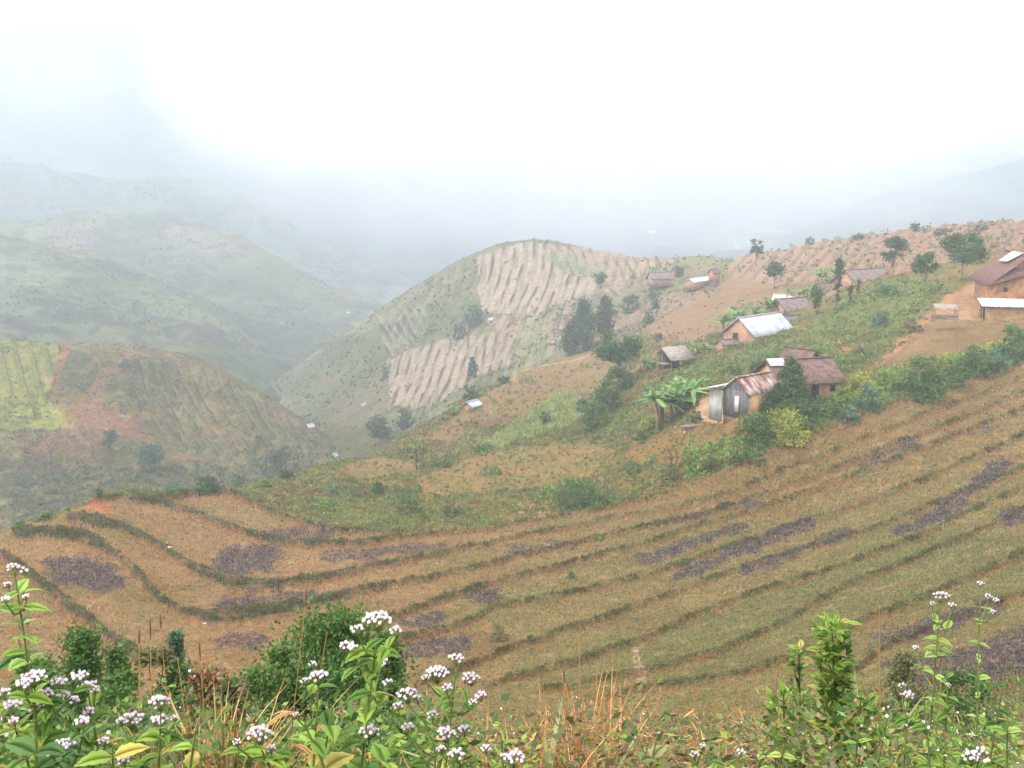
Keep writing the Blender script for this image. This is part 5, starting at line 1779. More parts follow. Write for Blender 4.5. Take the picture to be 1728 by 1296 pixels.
    ('shrub', 'yellowish bush behind the right part of the belt', 'shrub', 1600, 622, 28, 50, 'bush', 'yellow', {}),
    ('shrub', 'green bush above the end of the stripes', 'shrub', 1648, 632, 48, 46, 'bush', 'mid', {}),
    ('shrub', 'blue leaved bush near the right end of the belt', 'shrub', 1680, 628, 40, 40, 'bush', 'blue', {}),
    ('shrub', 'tall bush at the right end of the belt', 'shrub', 1706, 612, 60, 44, 'bush', 'mid', {'dens': 1.2}),
    ('shrub', 'yellow tipped bush high at the right end of the belt', 'shrub', 1672, 600, 32, 50, 'bush', 'yellow', {}),
    # crop terrace above the farmhouse
    ('shrub', 'blue green round bush in the crop terrace below the mauve roofs', 'shrub', 1484, 548, 30, 34, 'bush', 'blue', {}),
    ('shrub', 'fresh green bush above the dark roofed outbuilding', 'shrub', 1382, 600, 26, 30, 'bush', 'bright', {}),
    ('shrub', 'pale green mound of bushes at the top of the crop terrace', 'shrub', 1498, 500, 26, 50, 'bush', 'mid', {}),
    ('shrub', 'dark bush on the lower crop terrace', 'shrub', 1452, 600, 22, 30, 'bush', 'olive', {}),
    ('shrub', 'bush beside the lane below the timber stack', 'shrub', 1540, 560, 30, 40, 'bush', 'olive', {}),
    ('shrub', 'bush left of the farmhouse on the grass above the shed', 'shrub', 1285, 622, 20, 34, 'bush', 'mid', {}),
    ('shrub', 'low bush on the grass above the lean-to of the shed', 'shrub', 1240, 632, 18, 44, 'bush', 'mid', {}),
    ('shrub', 'dark leafy clump behind the shed roof', 'shrub', 1276, 632, 18, 22, 'bush', 'dark', {}),
    ('shrub', 'green bush behind the farmhouse gable', 'shrub', 1300, 610, 20, 30, 'bush', 'mid', {}),
    ('shrub', 'small tree on the brown slope left of the long low white roofed shed', 'shrub', 1104, 520, 22, 18, 'bush', 'far', {}),
    ('shrub', 'green bush beside the upper edge of the brown village slope', 'shrub', 1094, 545, 26, 22, 'bush', 'dark', {}),
    ('shrub', 'blue green bush in the fold right of the dark gully trees', 'shrub', 1062, 525, 34, 34, 'bush', 'far', {}),
    ('shrub', 'round bush on the fold below the far mauve roofed house', 'shrub', 1104, 500, 24, 24, 'bush', 'far', {}),
    ('shrub', 'sparse bush on the brown slope above the open shelter', 'shrub', 1112, 575, 16, 16, 'bush', 'far', {}),
    ('shrub', 'low dark bushes at the foot of the bananas by the yard', 'shrub', 1175, 712, 22, 22, 'bush', 'dark', {}),
    ('shrub', 'yellow green weeds below the big banana clump', 'shrub', 1096, 722, 26, 46, 'bush', 'yellow', {'dens': .9}),
    ('shrub', 'green weeds left of the big banana clump', 'shrub', 1088, 742, 18, 56, 'bush', 'mid', {'dens': .9}),
    ('shrub', 'weedy mound on the middle terraces', 'shrub', 842, 1082, 40, 40, 'bush', 'olive', {'dens': .7}),
    ('shrub', 'small tree beside the lean-to at the right edge', 'shrub', 1706, 560, 20, 26, 'bush', 'bright', {}),
    ('shrub', 'thin weed standing on the dike of the middle terraces', 'shrub', 965, 975, 14, 20, 'bush', 'mid', {'dens': .8}),
    ('shrub', 'green tuft on the dike near the long ash strips', 'shrub', 1012, 912, 12, 30, 'bush', 'mid', {'dens': .8}),
    ('shrub', 'green tuft low on the dike left of the pale earth streak', 'shrub', 896, 1080, 14, 16, 'bush', 'dark', {'dens': .8}),
]
for i, (nm, lab, cat, x_, y_, h_, w_, sty, lf, kw) in enumerate(T):
    if 1250 < x_ < 1740 and 600 < y_ < 745 and sty == 'bush':
        h_, w_ = h_ * 1.22, w_ * 1.22
    elif sty in ('airy', 'round'):
        h_, w_ = h_ * 1.06, w_ * 1.15
    g = 'shrubs on the slope' if cat == 'shrub' else 'trees round the village'
    plant(nm, lab, cat, x_, y_, h_, w_, sty, lf, group=g, seed=i, **kw)

banana('biggest banana clump, left of the earth yard of the shed', 1136, 706, 100, 100, 8, 1)
banana('banana plant beside the white sheeted shelter on the brown slope', 762, 702, 34, 30, 2, 2)
banana('banana clump left of the open thatched shelter', 1094, 625, 38, 36, 3, 3)
banana('banana clump behind the open thatched shelter', 1180, 598, 36, 50, 4, 4)
banana('banana row along the upper side of the white roofed longhouse', 1246, 560, 58, 64, 7, 5, row=True)
banana('row of banana stems behind the bright white hut', 1350, 506, 32, 50, 6, 6, row=True)
banana('pale banana clump left of the slim column tree', 1396, 486, 52, 48, 4, 7)
banana('far banana clump beside the far mauve roofed house', 1100, 462, 22, 22, 3, 8)
banana('banana clump hiding the bright white hut', 1303, 532, 42, 34, 3, 9)
banana('faint banana clump on the grassy saddle', 1068, 470, 18, 20, 2, 10)

# dry stalks
rs = np.random.RandomState(5)
p, m = hit(1135, 800)
root = bpy.data.objects.new('dry_stalks', None)
COL.objects.link(root)
root.location = p
tag(root, 'tall bundle of dry brown seed stalks above the striped field', 'dry plant')
a, b_ = Acc(), Acc()
for k in range(16):
    x0, y0 = rs.normal(size=2) * 5 * m
    x1 = x0 + rs.normal() * 9 * m
    hh = rs.uniform(28, 56) * m
    a.tube([(x0, y0, -.2), ((x0 + x1) / 2, y0, hh * .5), (x1, y0, hh)], [.7 * m, .5 * m, .35 * m], 5)
    for j in range(4):
        c0 = np.array([x1, y0, hh]) + rs.normal(size=3) * 1.6 * m
        b_.tube([c0 - [0, 0, 1.4 * m], c0, c0 + [0, 0, 1.4 * m]], [.3 * m, 1.5 * m, .3 * m], 5)
link('stem', a.mesh('stem', LM['dry']), root)
link('seed_heads', b_.mesh('seed_heads', LM['dry']), root)

# ================================================================== THE BANK IN FRONT OF THE CAMERA
def gz(x, y):
    return ground(x, max(y, 0.95))


def wpt(px, py, d):
    return P(px, py, d)


LM['weed'] = leaf_mat('weed_leaf', (.05, .13, .018), (.25, .37, .055), (.42, .36, .08), trans=.35, rough=.5, pos=9)
LM['weeddark'] = leaf_mat('weed_leaf_dark', (.04, .095, .022), (.085, .17, .04), trans=.3, rough=.5, pos=7)
LM['weedlight'] = leaf_mat('weed_leaf_light', (.19, .33, .05), (.34, .48, .12), trans=.4, rough=.5, pos=7)
LM['petal'] = leaf_mat('petal', (.74, .56, .70), (.97, .94, .95), trans=.35, rough=.8, pos=14)
LM['orange'] = leaf_mat('dry_blade', (.30, .13, .045), (.62, .36, .14), (.25, .12, .07), trans=.25, pos=2)
LM['seed'] = leaf_mat('seed_head', (.10, .045, .03), (.22, .11, .07), trans=.1)
LM['brush'] = leaf_mat('brush_leaf', (.05, .12, .022), (.115, .21, .05), trans=.3, rough=.45, pos=2.5)
LM['brown'] = leaf_mat('brown_weed', (.10, .055, .03), (.26, .15, .075), (.16, .2, .05), trans=.2, pos=2)
LM['ivory'] = leaf_mat('small_petals', (.7, .66, .6), (.95, .93, .9), trans=.3)


def real_leaf(base, az, L, Wd, up, rs, droop=.9, serr=.10, k=9):
    """ovate toothed leaf with a folded midrib"""
    t = np.linspace(0, 1, k)
    out = L * t * math.cos(up)
    z = L * (t * math.sin(up) - droop * .45 * t * t)
    c, s = math.cos(az), math.sin(az)
    mid = np.stack([base[0] + c * out, base[1] + s * out, base[2] + z], 1)
    prof = Wd * .5 * np.sin(np.clip(t, 0, 1) ** .72 * math.pi) ** .85
    prof[0] = Wd * .03
    prof = prof * (1 + serr * np.where(np.arange(k) % 2 == 0, 1, -1))
    prof[-1] = 0.001
    side = np.array([-s, c, 0])
    q = []
    up_ = np.array([0, 0, 1.0])
    roll = rs.uniform(-.5, .5)
    for sg in (1, -1):
        sd = side * sg * math.cos(roll) + up_ * (sg * math.sin(roll))
        inner = mid + sd * (prof * .55)[:, None] + up_ * (prof * .22)[:, None]
        edge = mid + sd * prof[:, None] + up_ * (prof * .16)[:, None]
        for i in range(k - 1):
            q += [mid[i], mid[i + 1], inner[i + 1], inner[i]]
            q += [inner[i], inner[i + 1], edge[i + 1], edge[i]]
    return np.array(q)


def leaf_acc(acc, base, az, L, Wd, up, rs, **kw):
    """adds the leaf as one connected island so that its colour is one"""
    q = real_leaf(base, az, L, Wd, up, rs, **kw)
    key, V, f = {}, [], []
    for v in q:
        kk = (round(v[0], 6), round(v[1], 6), round(v[2], 6))
        if kk not in key:
            key[kk] = len(V)
            V.append(v)
        f.append(key[kk])
    acc.add(V, f)


def floret(pet, cup, c, r, rs):
    ax = unit((np.array([0, 0, 1.0]) + rs.normal(size=3) * .35)[None])[0]
    cup.tube([c - ax * r * 1.6, c - ax * r * .9, c - ax * r * .1], [r * .18, r * .45, r * .5], 5)
    pet.tube([c - ax * r * .2, c + ax * r * .35, c + ax * r * .8], [r * .5, r * .72, r * .2], 6)
    n = 16
    d = unit(ax * .8 + rs.normal(size=(n, 3)) * .7)
    pet.quads(leaf_quads(c + ax * r * .3 + d * r * .65, d, r * .8, r * .2, rs))


def flower_cluster(root, cup, c, w_, rs, n=None):
    """flat topped cluster of small fluffy heads, one part"""
    pet = Acc()
    r = min(.0052, w_ * .16)
    n = n or int(np.clip((w_ / (r * 1.9)) ** 2 * .8, 5, 34))
    stemp = np.array(c) - [0, 0, w_ * .55]
    for i in range(n):
        a, q = i * 2.4, math.sqrt((i + .5) / n)
        e = np.array(c) + [math.cos(a) * q * w_ * .5, math.sin(a) * q * w_ * .4, w_ * (.12 - .22 * q * q) + rs.normal() * w_ * .05]
        floret(pet, cup, e, r * rs.uniform(.8, 1.2), rs)
        cup.tube([stemp, (stemp + e) / 2 - [0, 0, w_ * .05], e - [0, 0, r * 1.5]], [.0009, .0007, .0006], 4)
    link('flower_head', pet.mesh('flower_head', LM['petal'], smooth=False), root)
    return stemp


def weed(label, d, base_px, clusters, leafL=.075, leaf='weed', seed=0, stems=None, group='pink flowering weeds on the bank', top=None, name='flowering_weed', cat='wildflower', npair=7):
    rs = np.random.RandomState(seed + 40)
    c0 = wpt(clusters[0][0], clusters[0][1], d) if clusters else wpt(top[0], top[1], d)
    bx = wpt(base_px, 1296, d)[0]
    b = np.array([bx, d + .05, gz(bx, d + .05)])
    root = bpy.data.objects.new(name, None)
    COL.objects.link(root)
    root.location = b
    tag(root, label, cat, group)
    st = Acc()
    cup, lv = st, Acc()
    tops = []
    for j, cl in enumerate(clusters):
        px_, py_, w_ = cl[:3]
        dd = d + (0 if j == 0 else rs.uniform(-.08, .12))
        c = wpt(px_, py_, dd) - b
        wm = w_ * dd / F
        tops.append(flower_cluster(root, cup, c, wm, rs))
    if not clusters:
        tops.append(c0 - b)
    # main stem to the first cluster, branches to the others
    T0 = tops[0]
    mid = T0 * .5 + rs.normal(size=3) * [.02, .02, 0]
    pts = [np.array([0, 0, -.05]), T0 * .25 + (mid - T0 * .5) * .7, mid, T0 * .78 + (mid - T0 * .5) * .5, T0]
    P_ = np.array(pts)

    def on(f):
        i = min(3, int(f * 4))
        u = f * 4 - i
        return P_[i] * (1 - u) + P_[i + 1] * u
    st.tube(P_, np.linspace(.0042, .0018, 5), 6)
    axes = [(on, np.linalg.norm(T0), 1.0)]
    for t_ in tops[1:]:
        f = np.clip((t_[2] - np.linalg.norm(t_[:2] - T0[:2]) * 1.0) / max(T0[2], .05), .08, .9)
        s0 = on(f)
        k_ = (s0 + t_) / 2 + [0, 0, -.015]
        st.tube([s0, k_, t_], [.0025, .002, .0014], 5)
        axes.append((lambda u, s0=s0, k_=k_, t_=t_: s0 * (1 - u) ** 2 + 2 * k_ * u * (1 - u) + t_ * u * u, np.linalg.norm(t_ - s0), .75))
    for fn, ln_, sc_ in axes:
        n = max(1, int(npair * ln_ / .55)) if sc_ == 1 else max(1, int(ln_ / .07))
        a0 = rs.uniform(0, 3.1)
        for i in range(n):
            u = .12 + .84 * (i + rs.uniform(.2, .8)) / n
            q = fn(u)
            a0 += math.pi / 2 + rs.uniform(-.35, .35)
            L = leafL * sc_ * rs.uniform(.75, 1.2) * (1.12 - .5 * u)
            for s_ in (0, math.pi):
                leaf_acc(lv, q, a0 + s_, L, L * rs.uniform(.42, .56), rs.uniform(.1, .75), rs, droop=rs.uniform(.5, 1.3))
    link('foliage', lv.mesh('foliage', LM[leaf]), root)
    link('stem', st.mesh('stem', M_STEM), root)
    if clusters:
        pass
    return root


weed('tallest pink flowering weed, its white topped head over the big bush', 2.0, 606, [(637, 1042, 52), (603, 1060, 26), (668, 1063, 26), (588, 1090, 34), (640, 1117, 34), (655, 1150, 22), (622, 1232, 40)], .088, seed=1, npair=9)
weed('pink flowering weed left of the tallest one, before the big bush', 2.1, 520, [(537, 1140, 38), (515, 1148, 20), (528, 1120, 18), (500, 1205, 14)], .078, seed=2)
weed('low pink flower head over broad leaves at the bottom centre left', 1.9, 470, [(437, 1236, 50), (458, 1262, 20), (400, 1252, 18)], .085, seed=3)
weed('branching flowering weed right of the tallest one, many small heads', 2.2, 742, [(770, 1110, 30), (738, 1134, 44), (795, 1142, 34), (718, 1142, 16), (812, 1172, 24), (755, 1160, 22), (688, 1170, 40), (705, 1178, 22), (798, 1184, 18)], .06, seed=4)
weed('low flowering weed with scattered pinkish buds under the branching one', 2.05, 700, [(752, 1236, 38), (688, 1226, 26), (784, 1230, 26), (672, 1190, 22), (730, 1205, 24)], .058, seed=5)
weed('flowering weed at the bottom edge right of the centre', 1.9, 800, [(866, 1276, 46), (770, 1272, 34), (820, 1262, 22), (745, 1262, 20)], .055, seed=6)
weed('flowering weed with a broad pink head in the left corner group', 2.0, 70, [(56, 1140, 46), (40, 1152, 34), (98, 1150, 30), (134, 1140, 34), (74, 1172, 44), (60, 1192, 30), (110, 1172, 26)], .085, seed=7)
weed('flowering weed right of the broad pink head, budding', 2.1, 150, [(148, 1156, 34), (118, 1180, 34), (160, 1162, 22), (150, 1200, 24), (100, 1198, 20)], .08, seed=8)
weed('pink flowering weed beside the orange dry grass', 1.95, 245, [(270, 1182, 40), (222, 1212, 44), (268, 1214, 34), (205, 1216, 22), (295, 1210, 16)], .085, seed=9)
weed('low flowering weed at the bottom left, pinkish heads among big leaves', 1.8, 130, [(110, 1256, 40), (176, 1250, 24), (140, 1216, 30), (90, 1270, 24), (210, 1282, 26)], .09, leaf='weeddark', seed=10)
weed('white flowered weed cut by the left edge near the bottom', 1.85, 10, [(20, 1190, 34), (8, 1168, 28), (24, 1215, 22), (4, 1240, 28)], .085, seed=11)
weed('tall white topped weed at the left edge, standing against the terraces', 2.0, 20, [(24, 957, 30), (42, 964, 16), (14, 985, 16), (44, 1006, 14), (10, 1010, 18), (46, 1048, 12)], .075, leaf='weedlight', seed=12, npair=12)
weed('tall pale flowered weed at the right, standing on a dark stem', 2.6, 1590, [(1588, 1004, 28), (1606, 1020, 16), (1574, 1018, 12), (1545, 1092, 12)], .065, leaf='weedlight', seed=13, npair=8)
weed('thin white flowered weed nearest the right edge', 3.0, 1668, [(1655, 984, 14), (1668, 1006, 14), (1680, 1012, 12), (1676, 1032, 12)], .05, leaf='weedlight', seed=14, npair=8)
weed('low white flowered weed in the green tangle at the right', 2.6, 1540, [(1532, 1172, 26), (1522, 1156, 16), (1600, 1155, 10)], .055, seed=15)
weed('white flower head at the bottom edge in the right corner', 2.0, 1640, [(1640, 1276, 36), (1655, 1266, 24)], .06, seed=16)
weed('flowering weed in the right corner under the dark stem', 2.3, 1690, [(1700, 1262, 18), (1640, 1240, 12), (1560, 1218, 10)], .055, seed=17)
weed('low flowering weed at the bottom edge under the brown weeds', 2.0, 1170, [(1172, 1272, 20), (1186, 1258, 12), (1250, 1268, 18)], .05, seed=18)
for i, (tx, ty, bx_, d_, L_, lf, lab) in enumerate([
        (560, 1195, 560, 2.0, .095, 'weed', 'broad leaved green weed between the two flowering weeds at the centre'),
        (515, 1225, 500, 1.8, .10, 'weed', 'broad dark leaf weed at the bottom left of the centre'),
        (30, 1075, 30, 2.1, .11, 'weeddark', 'broad blue green leaves at the left edge under the tall white topped weed'),
        (330, 1235, 320, 1.8, .08, 'weed', 'green weed in front of the orange dry grass'),
        (190, 1262, 190, 1.7, .10, 'weed', 'large leaved weed at the bottom edge of the left corner'),
        (60, 1235, 50, 1.7, .11, 'weeddark', 'dark long leaved weed at the bottom left corner'),
        (640, 1262, 640, 1.7, .085, 'weed', 'leafy weed at the bottom edge below the tallest flowering weed'),
        (845, 1238, 850, 2.1, .05, 'weed', 'small green weed where the brown weeds begin'),
        (1325, 1255, 1325, 2.0, .06, 'weedlight', 'pale round leaved weed at the bottom edge below the leafy sapling'),
        (1290, 1262, 1285, 1.9, .06, 'weedlight', 'pale leaved weed at the bottom edge left of the leafy sapling'),
        (1600, 1120, 1600, 2.6, .055, 'weed', 'green weed halfway up the dark stem at the right'),
        (1500, 1200, 1500, 2.4, .055, 'weed', 'green weed right of the leafy sapling'),
        (1560, 1190, 1560, 2.2, .06, 'weed', 'broad leaved weed in the right tangle beside the white flower'),
        (1690, 1170, 1690, 2.3, .055, 'weeddark', 'dark weed at the right edge'),
        (1450, 1235, 1450, 2.0, .055, 'weed', 'green weed at the foot of the leafy sapling'),
        (1700, 1210, 1700, 2.0, .06, 'weedlight', 'pale weed in the right corner'),
        (1110, 1238, 1106, 2.0, .085, 'palegrass', 'yellow green drooping leaf beside the brown weeds')]):
    weed(lab, d_, bx_, [], L_, lf, seed=60 + i, top=(tx, ty), name='leafy_weed', cat='weed', group='leafy weeds on the bank', npair=9 if i != 16 else 4)


# leafy saplings with small glossy leaves
def sapling(label, d, base_px, tx, ty, spread, leafpx, n, leaf, seed, branches=7):
    rs = np.random.RandomState(seed)
    bx = wpt(base_px, 1296, d)[0]
    b = np.array([bx, d, gz(bx, d)])
    root = bpy.data.objects.new('sapling', None)
    COL.objects.link(root)
    root.location = b
    tag(root, label, 'sapling', 'leafy saplings on the bank')
    T0 = wpt(tx, ty, d) - b
    m = d / F
    st, lv = Acc(), Acc()
    st.tube([(0, 0, -.05), T0 * .5 + [.01, 0, 0], T0], [3.2 * m, 2.4 * m, 1.2 * m], 6)
    for i in range(branches):
        f = .25 + .7 * i / branches
        s0 = T0 * f
        a = rs.uniform(0, 6.28)
        e = s0 + np.array([math.cos(a) * spread * .4 * m, math.sin(a) * spread * .4 * m, rs.uniform(20, 60) * m])
        st.tube([s0, (s0 + e) / 2, e], [1.6 * m, 1.2 * m, .7 * m], 5)
    for i in range(n):
        f = rs.uniform(.05, 1.0)
        q = T0 * f
        a = rs.uniform(0, 6.28)
        r = spread * .5 * m * rs.uniform(.1, 1) * (1 - .3 * f)
        q = q + [math.cos(a) * r, math.sin(a) * r, rs.uniform(-10, 10) * m]
        L = leafpx * m * rs.uniform(.7, 1.3)
        leaf_acc(lv, q, a + rs.uniform(-.6, .6), L, L * .5, rs.uniform(-.1, 1.1), rs, droop=.3, serr=0, k=5)
    link('foliage', lv.mesh('foliage', LM[leaf]), root)
    link('trunk', st.mesh('trunk', M_BARK), root)


sapling('tallest leafy sapling, with bright fresh leaves at its tip', 3.2, 1425, 1404, 1052, 76, 21, 1150, 'weed', 1, 10)
sapling('shorter thin stemmed sapling left of the tallest leafy sapling', 3.3, 1356, 1348, 1096, 50, 18, 260, 'weed', 2, 6)
sapling('low bushy sapling between the two leafy saplings', 3.4, 1330, 1322, 1172, 90, 20, 340, 'weed', 3, 6)
sapling('bushy sapling base right of the tallest leafy sapling', 3.1, 1450, 1452, 1180, 90, 21, 420, 'weed', 4, 6)


# bushes on the bank
def bank_bush(label, px_, d, top_py, wpx, leaf, leafpx, dens, seed, group='bushes on the bank'):
    x = wpt(px_, 1100, d)[0]
    z = gz(x, d)
    m = d / F
    hz = (wpt(px_, top_py, d)[2] - z) * 1.16
    return plant('bush', label, 'bush', px_, 1100, hz / m, wpx, 'full' if hz / m > 2.2 * wpx else 'bush', leaf, group, seed, dens, leafpx, at=(Vector((x, d, z)), m))


bank_bush('biggest dense dark green bush on the bank, behind the tallest flowering weed', 540, 11.5, 1024, 330, 'brush', 8.5, 1.5, 1)
bank_bush('olive weed bush filling the gap between the left bush and the dry grass', 262, 9, 1112, 170, 'olive', 7, 1.2, 13)
bank_bush('brown leaved weed bush in front of the small round blue green bush', 345, 8.5, 1140, 150, 'brown', 7, 1.1, 14)
bank_bush('dense green bush behind the left edge flowers', 60, 8.5, 1118, 170, 'brush', 8, 1.1, 15)
bank_bush('dark right shoulder of the big dense bush', 655, 11.0, 1062, 110, 'brush', 9, 1.1, 2)
bank_bush('green bush behind the left corner flowers', 138, 11, 1060, 160, 'brush', 8, .9, 3)
bank_bush('lighter bush right of the left corner bush', 196, 10.4, 1088, 110, 'mid', 8, .8, 4)
bank_bush('small round blue green bush before the terraces', 298, 13, 1060, 60, 'blue', 6, 1.0, 5)
bank_bush('leafy tangle below the small round blue green bush', 300, 9, 1124, 150, 'mid', 8, .9, 6)
bank_bush('brown leaved bush filling the gap before the dry grass', 385, 8, 1150, 120, 'olive', 8, .9, 12)
bank_bush('dark tangle between the left bush and the dry grass', 220, 8, 1130, 170, 'brush', 9, .7, 7)
bank_bush('dark low bush beside the black ash pool at the right', 1530, 15, 1098, 110, 'olive', 7, .8, 8)
bank_bush('green low bush at the right edge by the ash', 1640, 13, 1130, 120, 'mid', 7, .7, 9)


# grasses
def grass_thing(name, label, cat, px_, d, n, spread, hpx, wpx, mat, seed, lean=.7, group='grass tufts on the bank'):
    rs = np.random.RandomState(seed)
    x = wpt(px_, 1200, d)[0]
    m = d / F
    z = gz(x, d)
    V = []
    for i in range(n):
        a = rs.uniform(0, 6.28)
        b0 = np.array([rs.normal() * spread * .3 * m, rs.normal() * spread * .2 * m, -.03])
        Ht = hpx * m * rs.uniform(.5, 1.05)
        ln_ = rs.uniform(.1, 1) * lean
        k = 7
        t = np.linspace(0, 1, k)
        out = Ht * ln_ * t ** 1.8
        zz = Ht * (t - .42 * ln_ * t ** 2.4)
        mid = b0 + np.stack([np.cos(a) * out, np.sin(a) * out, zz], 1)
        wv = wpx * m * .5 * np.sin((t * .9 + .1) * math.pi) ** .5 * rs.uniform(.6, 1.2)
        sd = np.array([-math.sin(a), math.cos(a), 0])
        l, r = mid - sd * wv[:, None], mid + sd * wv[:, None]
        for j in range(k - 1):
            V += [l[j], r[j], r[j + 1], l[j + 1]]
    V = np.array(V)
    key, VV, f = {}, [], []
    me = raw_mesh(name, V, np.arange(len(V)), 4, [mat], smooth=False)
    o = link(name, me)
    o.location = (x, d, z)
    tag(o, label, cat, group)
    return o


def top_h(px_, py_, d):
    x = wpt(px_, py_, d)[0]
    return (wpt(px_, py_, d)[2] - gz(x, d)) * F / d


for i, (px_, d_, py_, n_, sp_, w_, mt, ln_, lab) in enumerate([
        (352, 2.7, 1130, 170, 120, 3.2, 'orange', .75, 'tangle of orange dry grass at the centre of the left bank'),
        (300, 2.9, 1160, 80, 120, 3.0, 'orange', .8, 'orange dry blades left of the dry grass tangle'),
        (400, 2.4, 1180, 60, 90, 3.4, 'brown', .9, 'brown drooping grass before the big bush'),
        (985, 3.6, 1110, 120, 110, 3.2, 'orange', .45, 'upright straw coloured grass in the middle of the bank'),
        (1050, 4.0, 1125, 90, 120, 2.6, 'orange', .5, 'thin straw grass right of the upright straw grass'),
        (925, 3.0, 1180, 70, 110, 3.0, 'orange', .9, 'sprawling orange grass before the green blades'),
        (912, 2.8, 1142, 10, 30, 17, 'palegrass', 1.15, 'tuft of broad arching green blades left of the straw grass'),
        (1000, 3.0, 1170, 7, 24, 12, 'palegrass', .7, 'short yellow green blades beside the straw grass'),
        (1470, 3.6, 1126, 11, 40, 15, 'palegrass', .9, 'fan of broad pale green blades right of the tallest leafy sapling'),
        (1190, 4.2, 1185, 60, 130, 3, 'brown', .7, 'brown weed grass left of the leafy saplings'),
        (860, 3.4, 1190, 60, 100, 3, 'orange', .8, 'dry grass right of the branching flowering weed'),
        (1260, 3.6, 1170, 40, 130, 2.6, 'orange', .6, 'thin dry grass left of the low bushy sapling'),
        (1500, 3.0, 1190, 36, 110, 3, 'orange', .8, 'dry orange blades in the right tangle'),
        (150, 2.3, 1230, 40, 120, 6, 'weeddark', .9, 'dark green grass under the left corner flowers'),
        (690, 2.2, 1240, 30, 120, 4, 'orange', .9, 'dry blades under the branching flowering weed'),
        (182, 1.9, 1235, 5, 30, 12, 'orange', .6, 'few broad orange blades at the bottom left')]):
    grass_thing('grass_tuft', lab, 'grass tuft', px_, d_, n_, sp_, top_h(px_, py_, d_), w_, LM[mt], 200 + i, ln_)


def stalk(label, d, base_px, tx, ty, head, blades_=(), mat='seed', cat='grass stalk'):
    bx = wpt(base_px, 1296, d)[0]
    b = np.array([bx, d, gz(bx, d)])
    root = bpy.data.objects.new('grass_stalk', None)
    COL.objects.link(root)
    root.location = b
    tag(root, label, cat, 'tall grass stalks on the bank')
    m = d / F
    T0 = wpt(tx, ty, d) - b
    st = Acc().tube([(0, 0, -.05), T0 * .5 + [(.0 - T0[0]) * .12, 0, 0], T0], [1.6 * m, 1.2 * m, .8 * m], 5)
    link('stem', st.mesh('stem', LM['orange']), root)
    if head:
        dn = unit((T0 - T0 * .5)[None])[0]
        h = Acc().tube([T0 - dn * head * .1 * m, T0 + dn * head * .35 * m, T0 + dn * head * .75 * m, T0 + dn * head * m], [.8 * m, 1.7 * m, 1.3 * m, .3 * m], 6)
        link('seed_head', h.mesh('seed_head', LM[mat]), root)
    rs = np.random.RandomState(int(tx))
    if blades_:
        lv = Acc()
        for (f, az, L_, w_, up) in blades_:
            q = T0 * f
            leaf_acc(lv, q, az, L_ * m, w_ * m, up, rs, droop=1.6, serr=0, k=8)
        link('blade', lv.mesh('blade', LM['orange']), root)


stalk('tallest grass stalk with a dark seed spike, crossing the big bush', 2.2, 470, 515, 1020, 34, ((.62, 3.6, 90, 12, .2), (.6, 2.9, 70, 9, .6), (.5, -.6, 80, 10, .3)))
stalk('bent bare stalk leaning right before the big bush', 2.3, 490, 552, 1066, 0)
stalk('left of three brown seed spikes above the left tangle', 2.6, 226, 235, 1084, 26)
stalk('middle of three brown seed spikes above the left tangle', 2.6, 250, 254, 1076, 40)
stalk('right, tilted one of three brown seed spikes above the left tangle', 2.7, 290, 272, 1060, 26)
stalk('reddish tilted seed spike right of the small round blue green bush', 2.5, 352, 338, 1112, 34)
stalk('thin brown stalk in the middle of the straw grass', 3.0, 960, 952, 1150, 24)
stalk('pale upright stalk above the straw grass', 3.4, 980, 978, 1100, 20, mat='orange')
stalk('thin rust coloured stalk right of the tallest leafy sapling', 3.2, 1492, 1484, 1030, 10, mat='orange')
stalk('dark dead stalk standing in the right tangle', 2.7, 1594, 1588, 1120, 60)
stalk('crooked dead twig at the bottom between brown weeds', 2.2, 1150, 1182, 1215, 0)
stalk('thin dead stalk leaning over the dry grass at the left', 2.4, 330, 300, 1110, 0)


# uncountable weeds that clothe the bank
def bank_fill(name, n, mat, seed, per, leafcm, region, hfrac=(.4, 1.0), dlo=2.6, dhi=17, aspect=.5, topy=1188):
    rs = np.random.RandomState(seed)
    d = np.exp(rs.uniform(math.log(dlo), math.log(dhi), n))
    pxs = rs.uniform(-60, 1790, n)
    keep = region(pxs, d) > rs.rand(n)
    d, pxs = d[keep], pxs[keep]
    C, A, S = [], [], []
    for i in range(len(d)):
        x = wpt(pxs[i], 1200, d[i])[0]
        z = gz(x, d[i])
        tp = topy + 22 * math.sin(pxs[i] / 60.) + rs.normal() * 14
        H = (wpt(pxs[i], tp, d[i])[2] - z) * rs.uniform(*hfrac)
        H = max(.08, min(H, 1.3))
        t = rs.rand(per)
        a = rs.uniform(0, 6.28, per)
        r = .10 * H + leafcm * .01 * rs.rand(per)
        ln_ = rs.normal() * .15 * H
        C.append(np.stack([x + np.cos(a) * r + ln_ * t, d[i] + np.sin(a) * r, z + H * t], 1))
        A.append(unit(np.stack([np.cos(a), np.sin(a), rs.uniform(-.2, 1.0, per)], 1)))
        S.append(leafcm * .01 * rs.uniform(.6, 1.4, per))
    C, A, S = np.concatenate(C), np.concatenate(A), np.concatenate(S)
    V = leaf_quads(C, A, S, S * aspect, rs)
    tag(link(name, quads_mesh(name, V, mat)), kind='stuff')


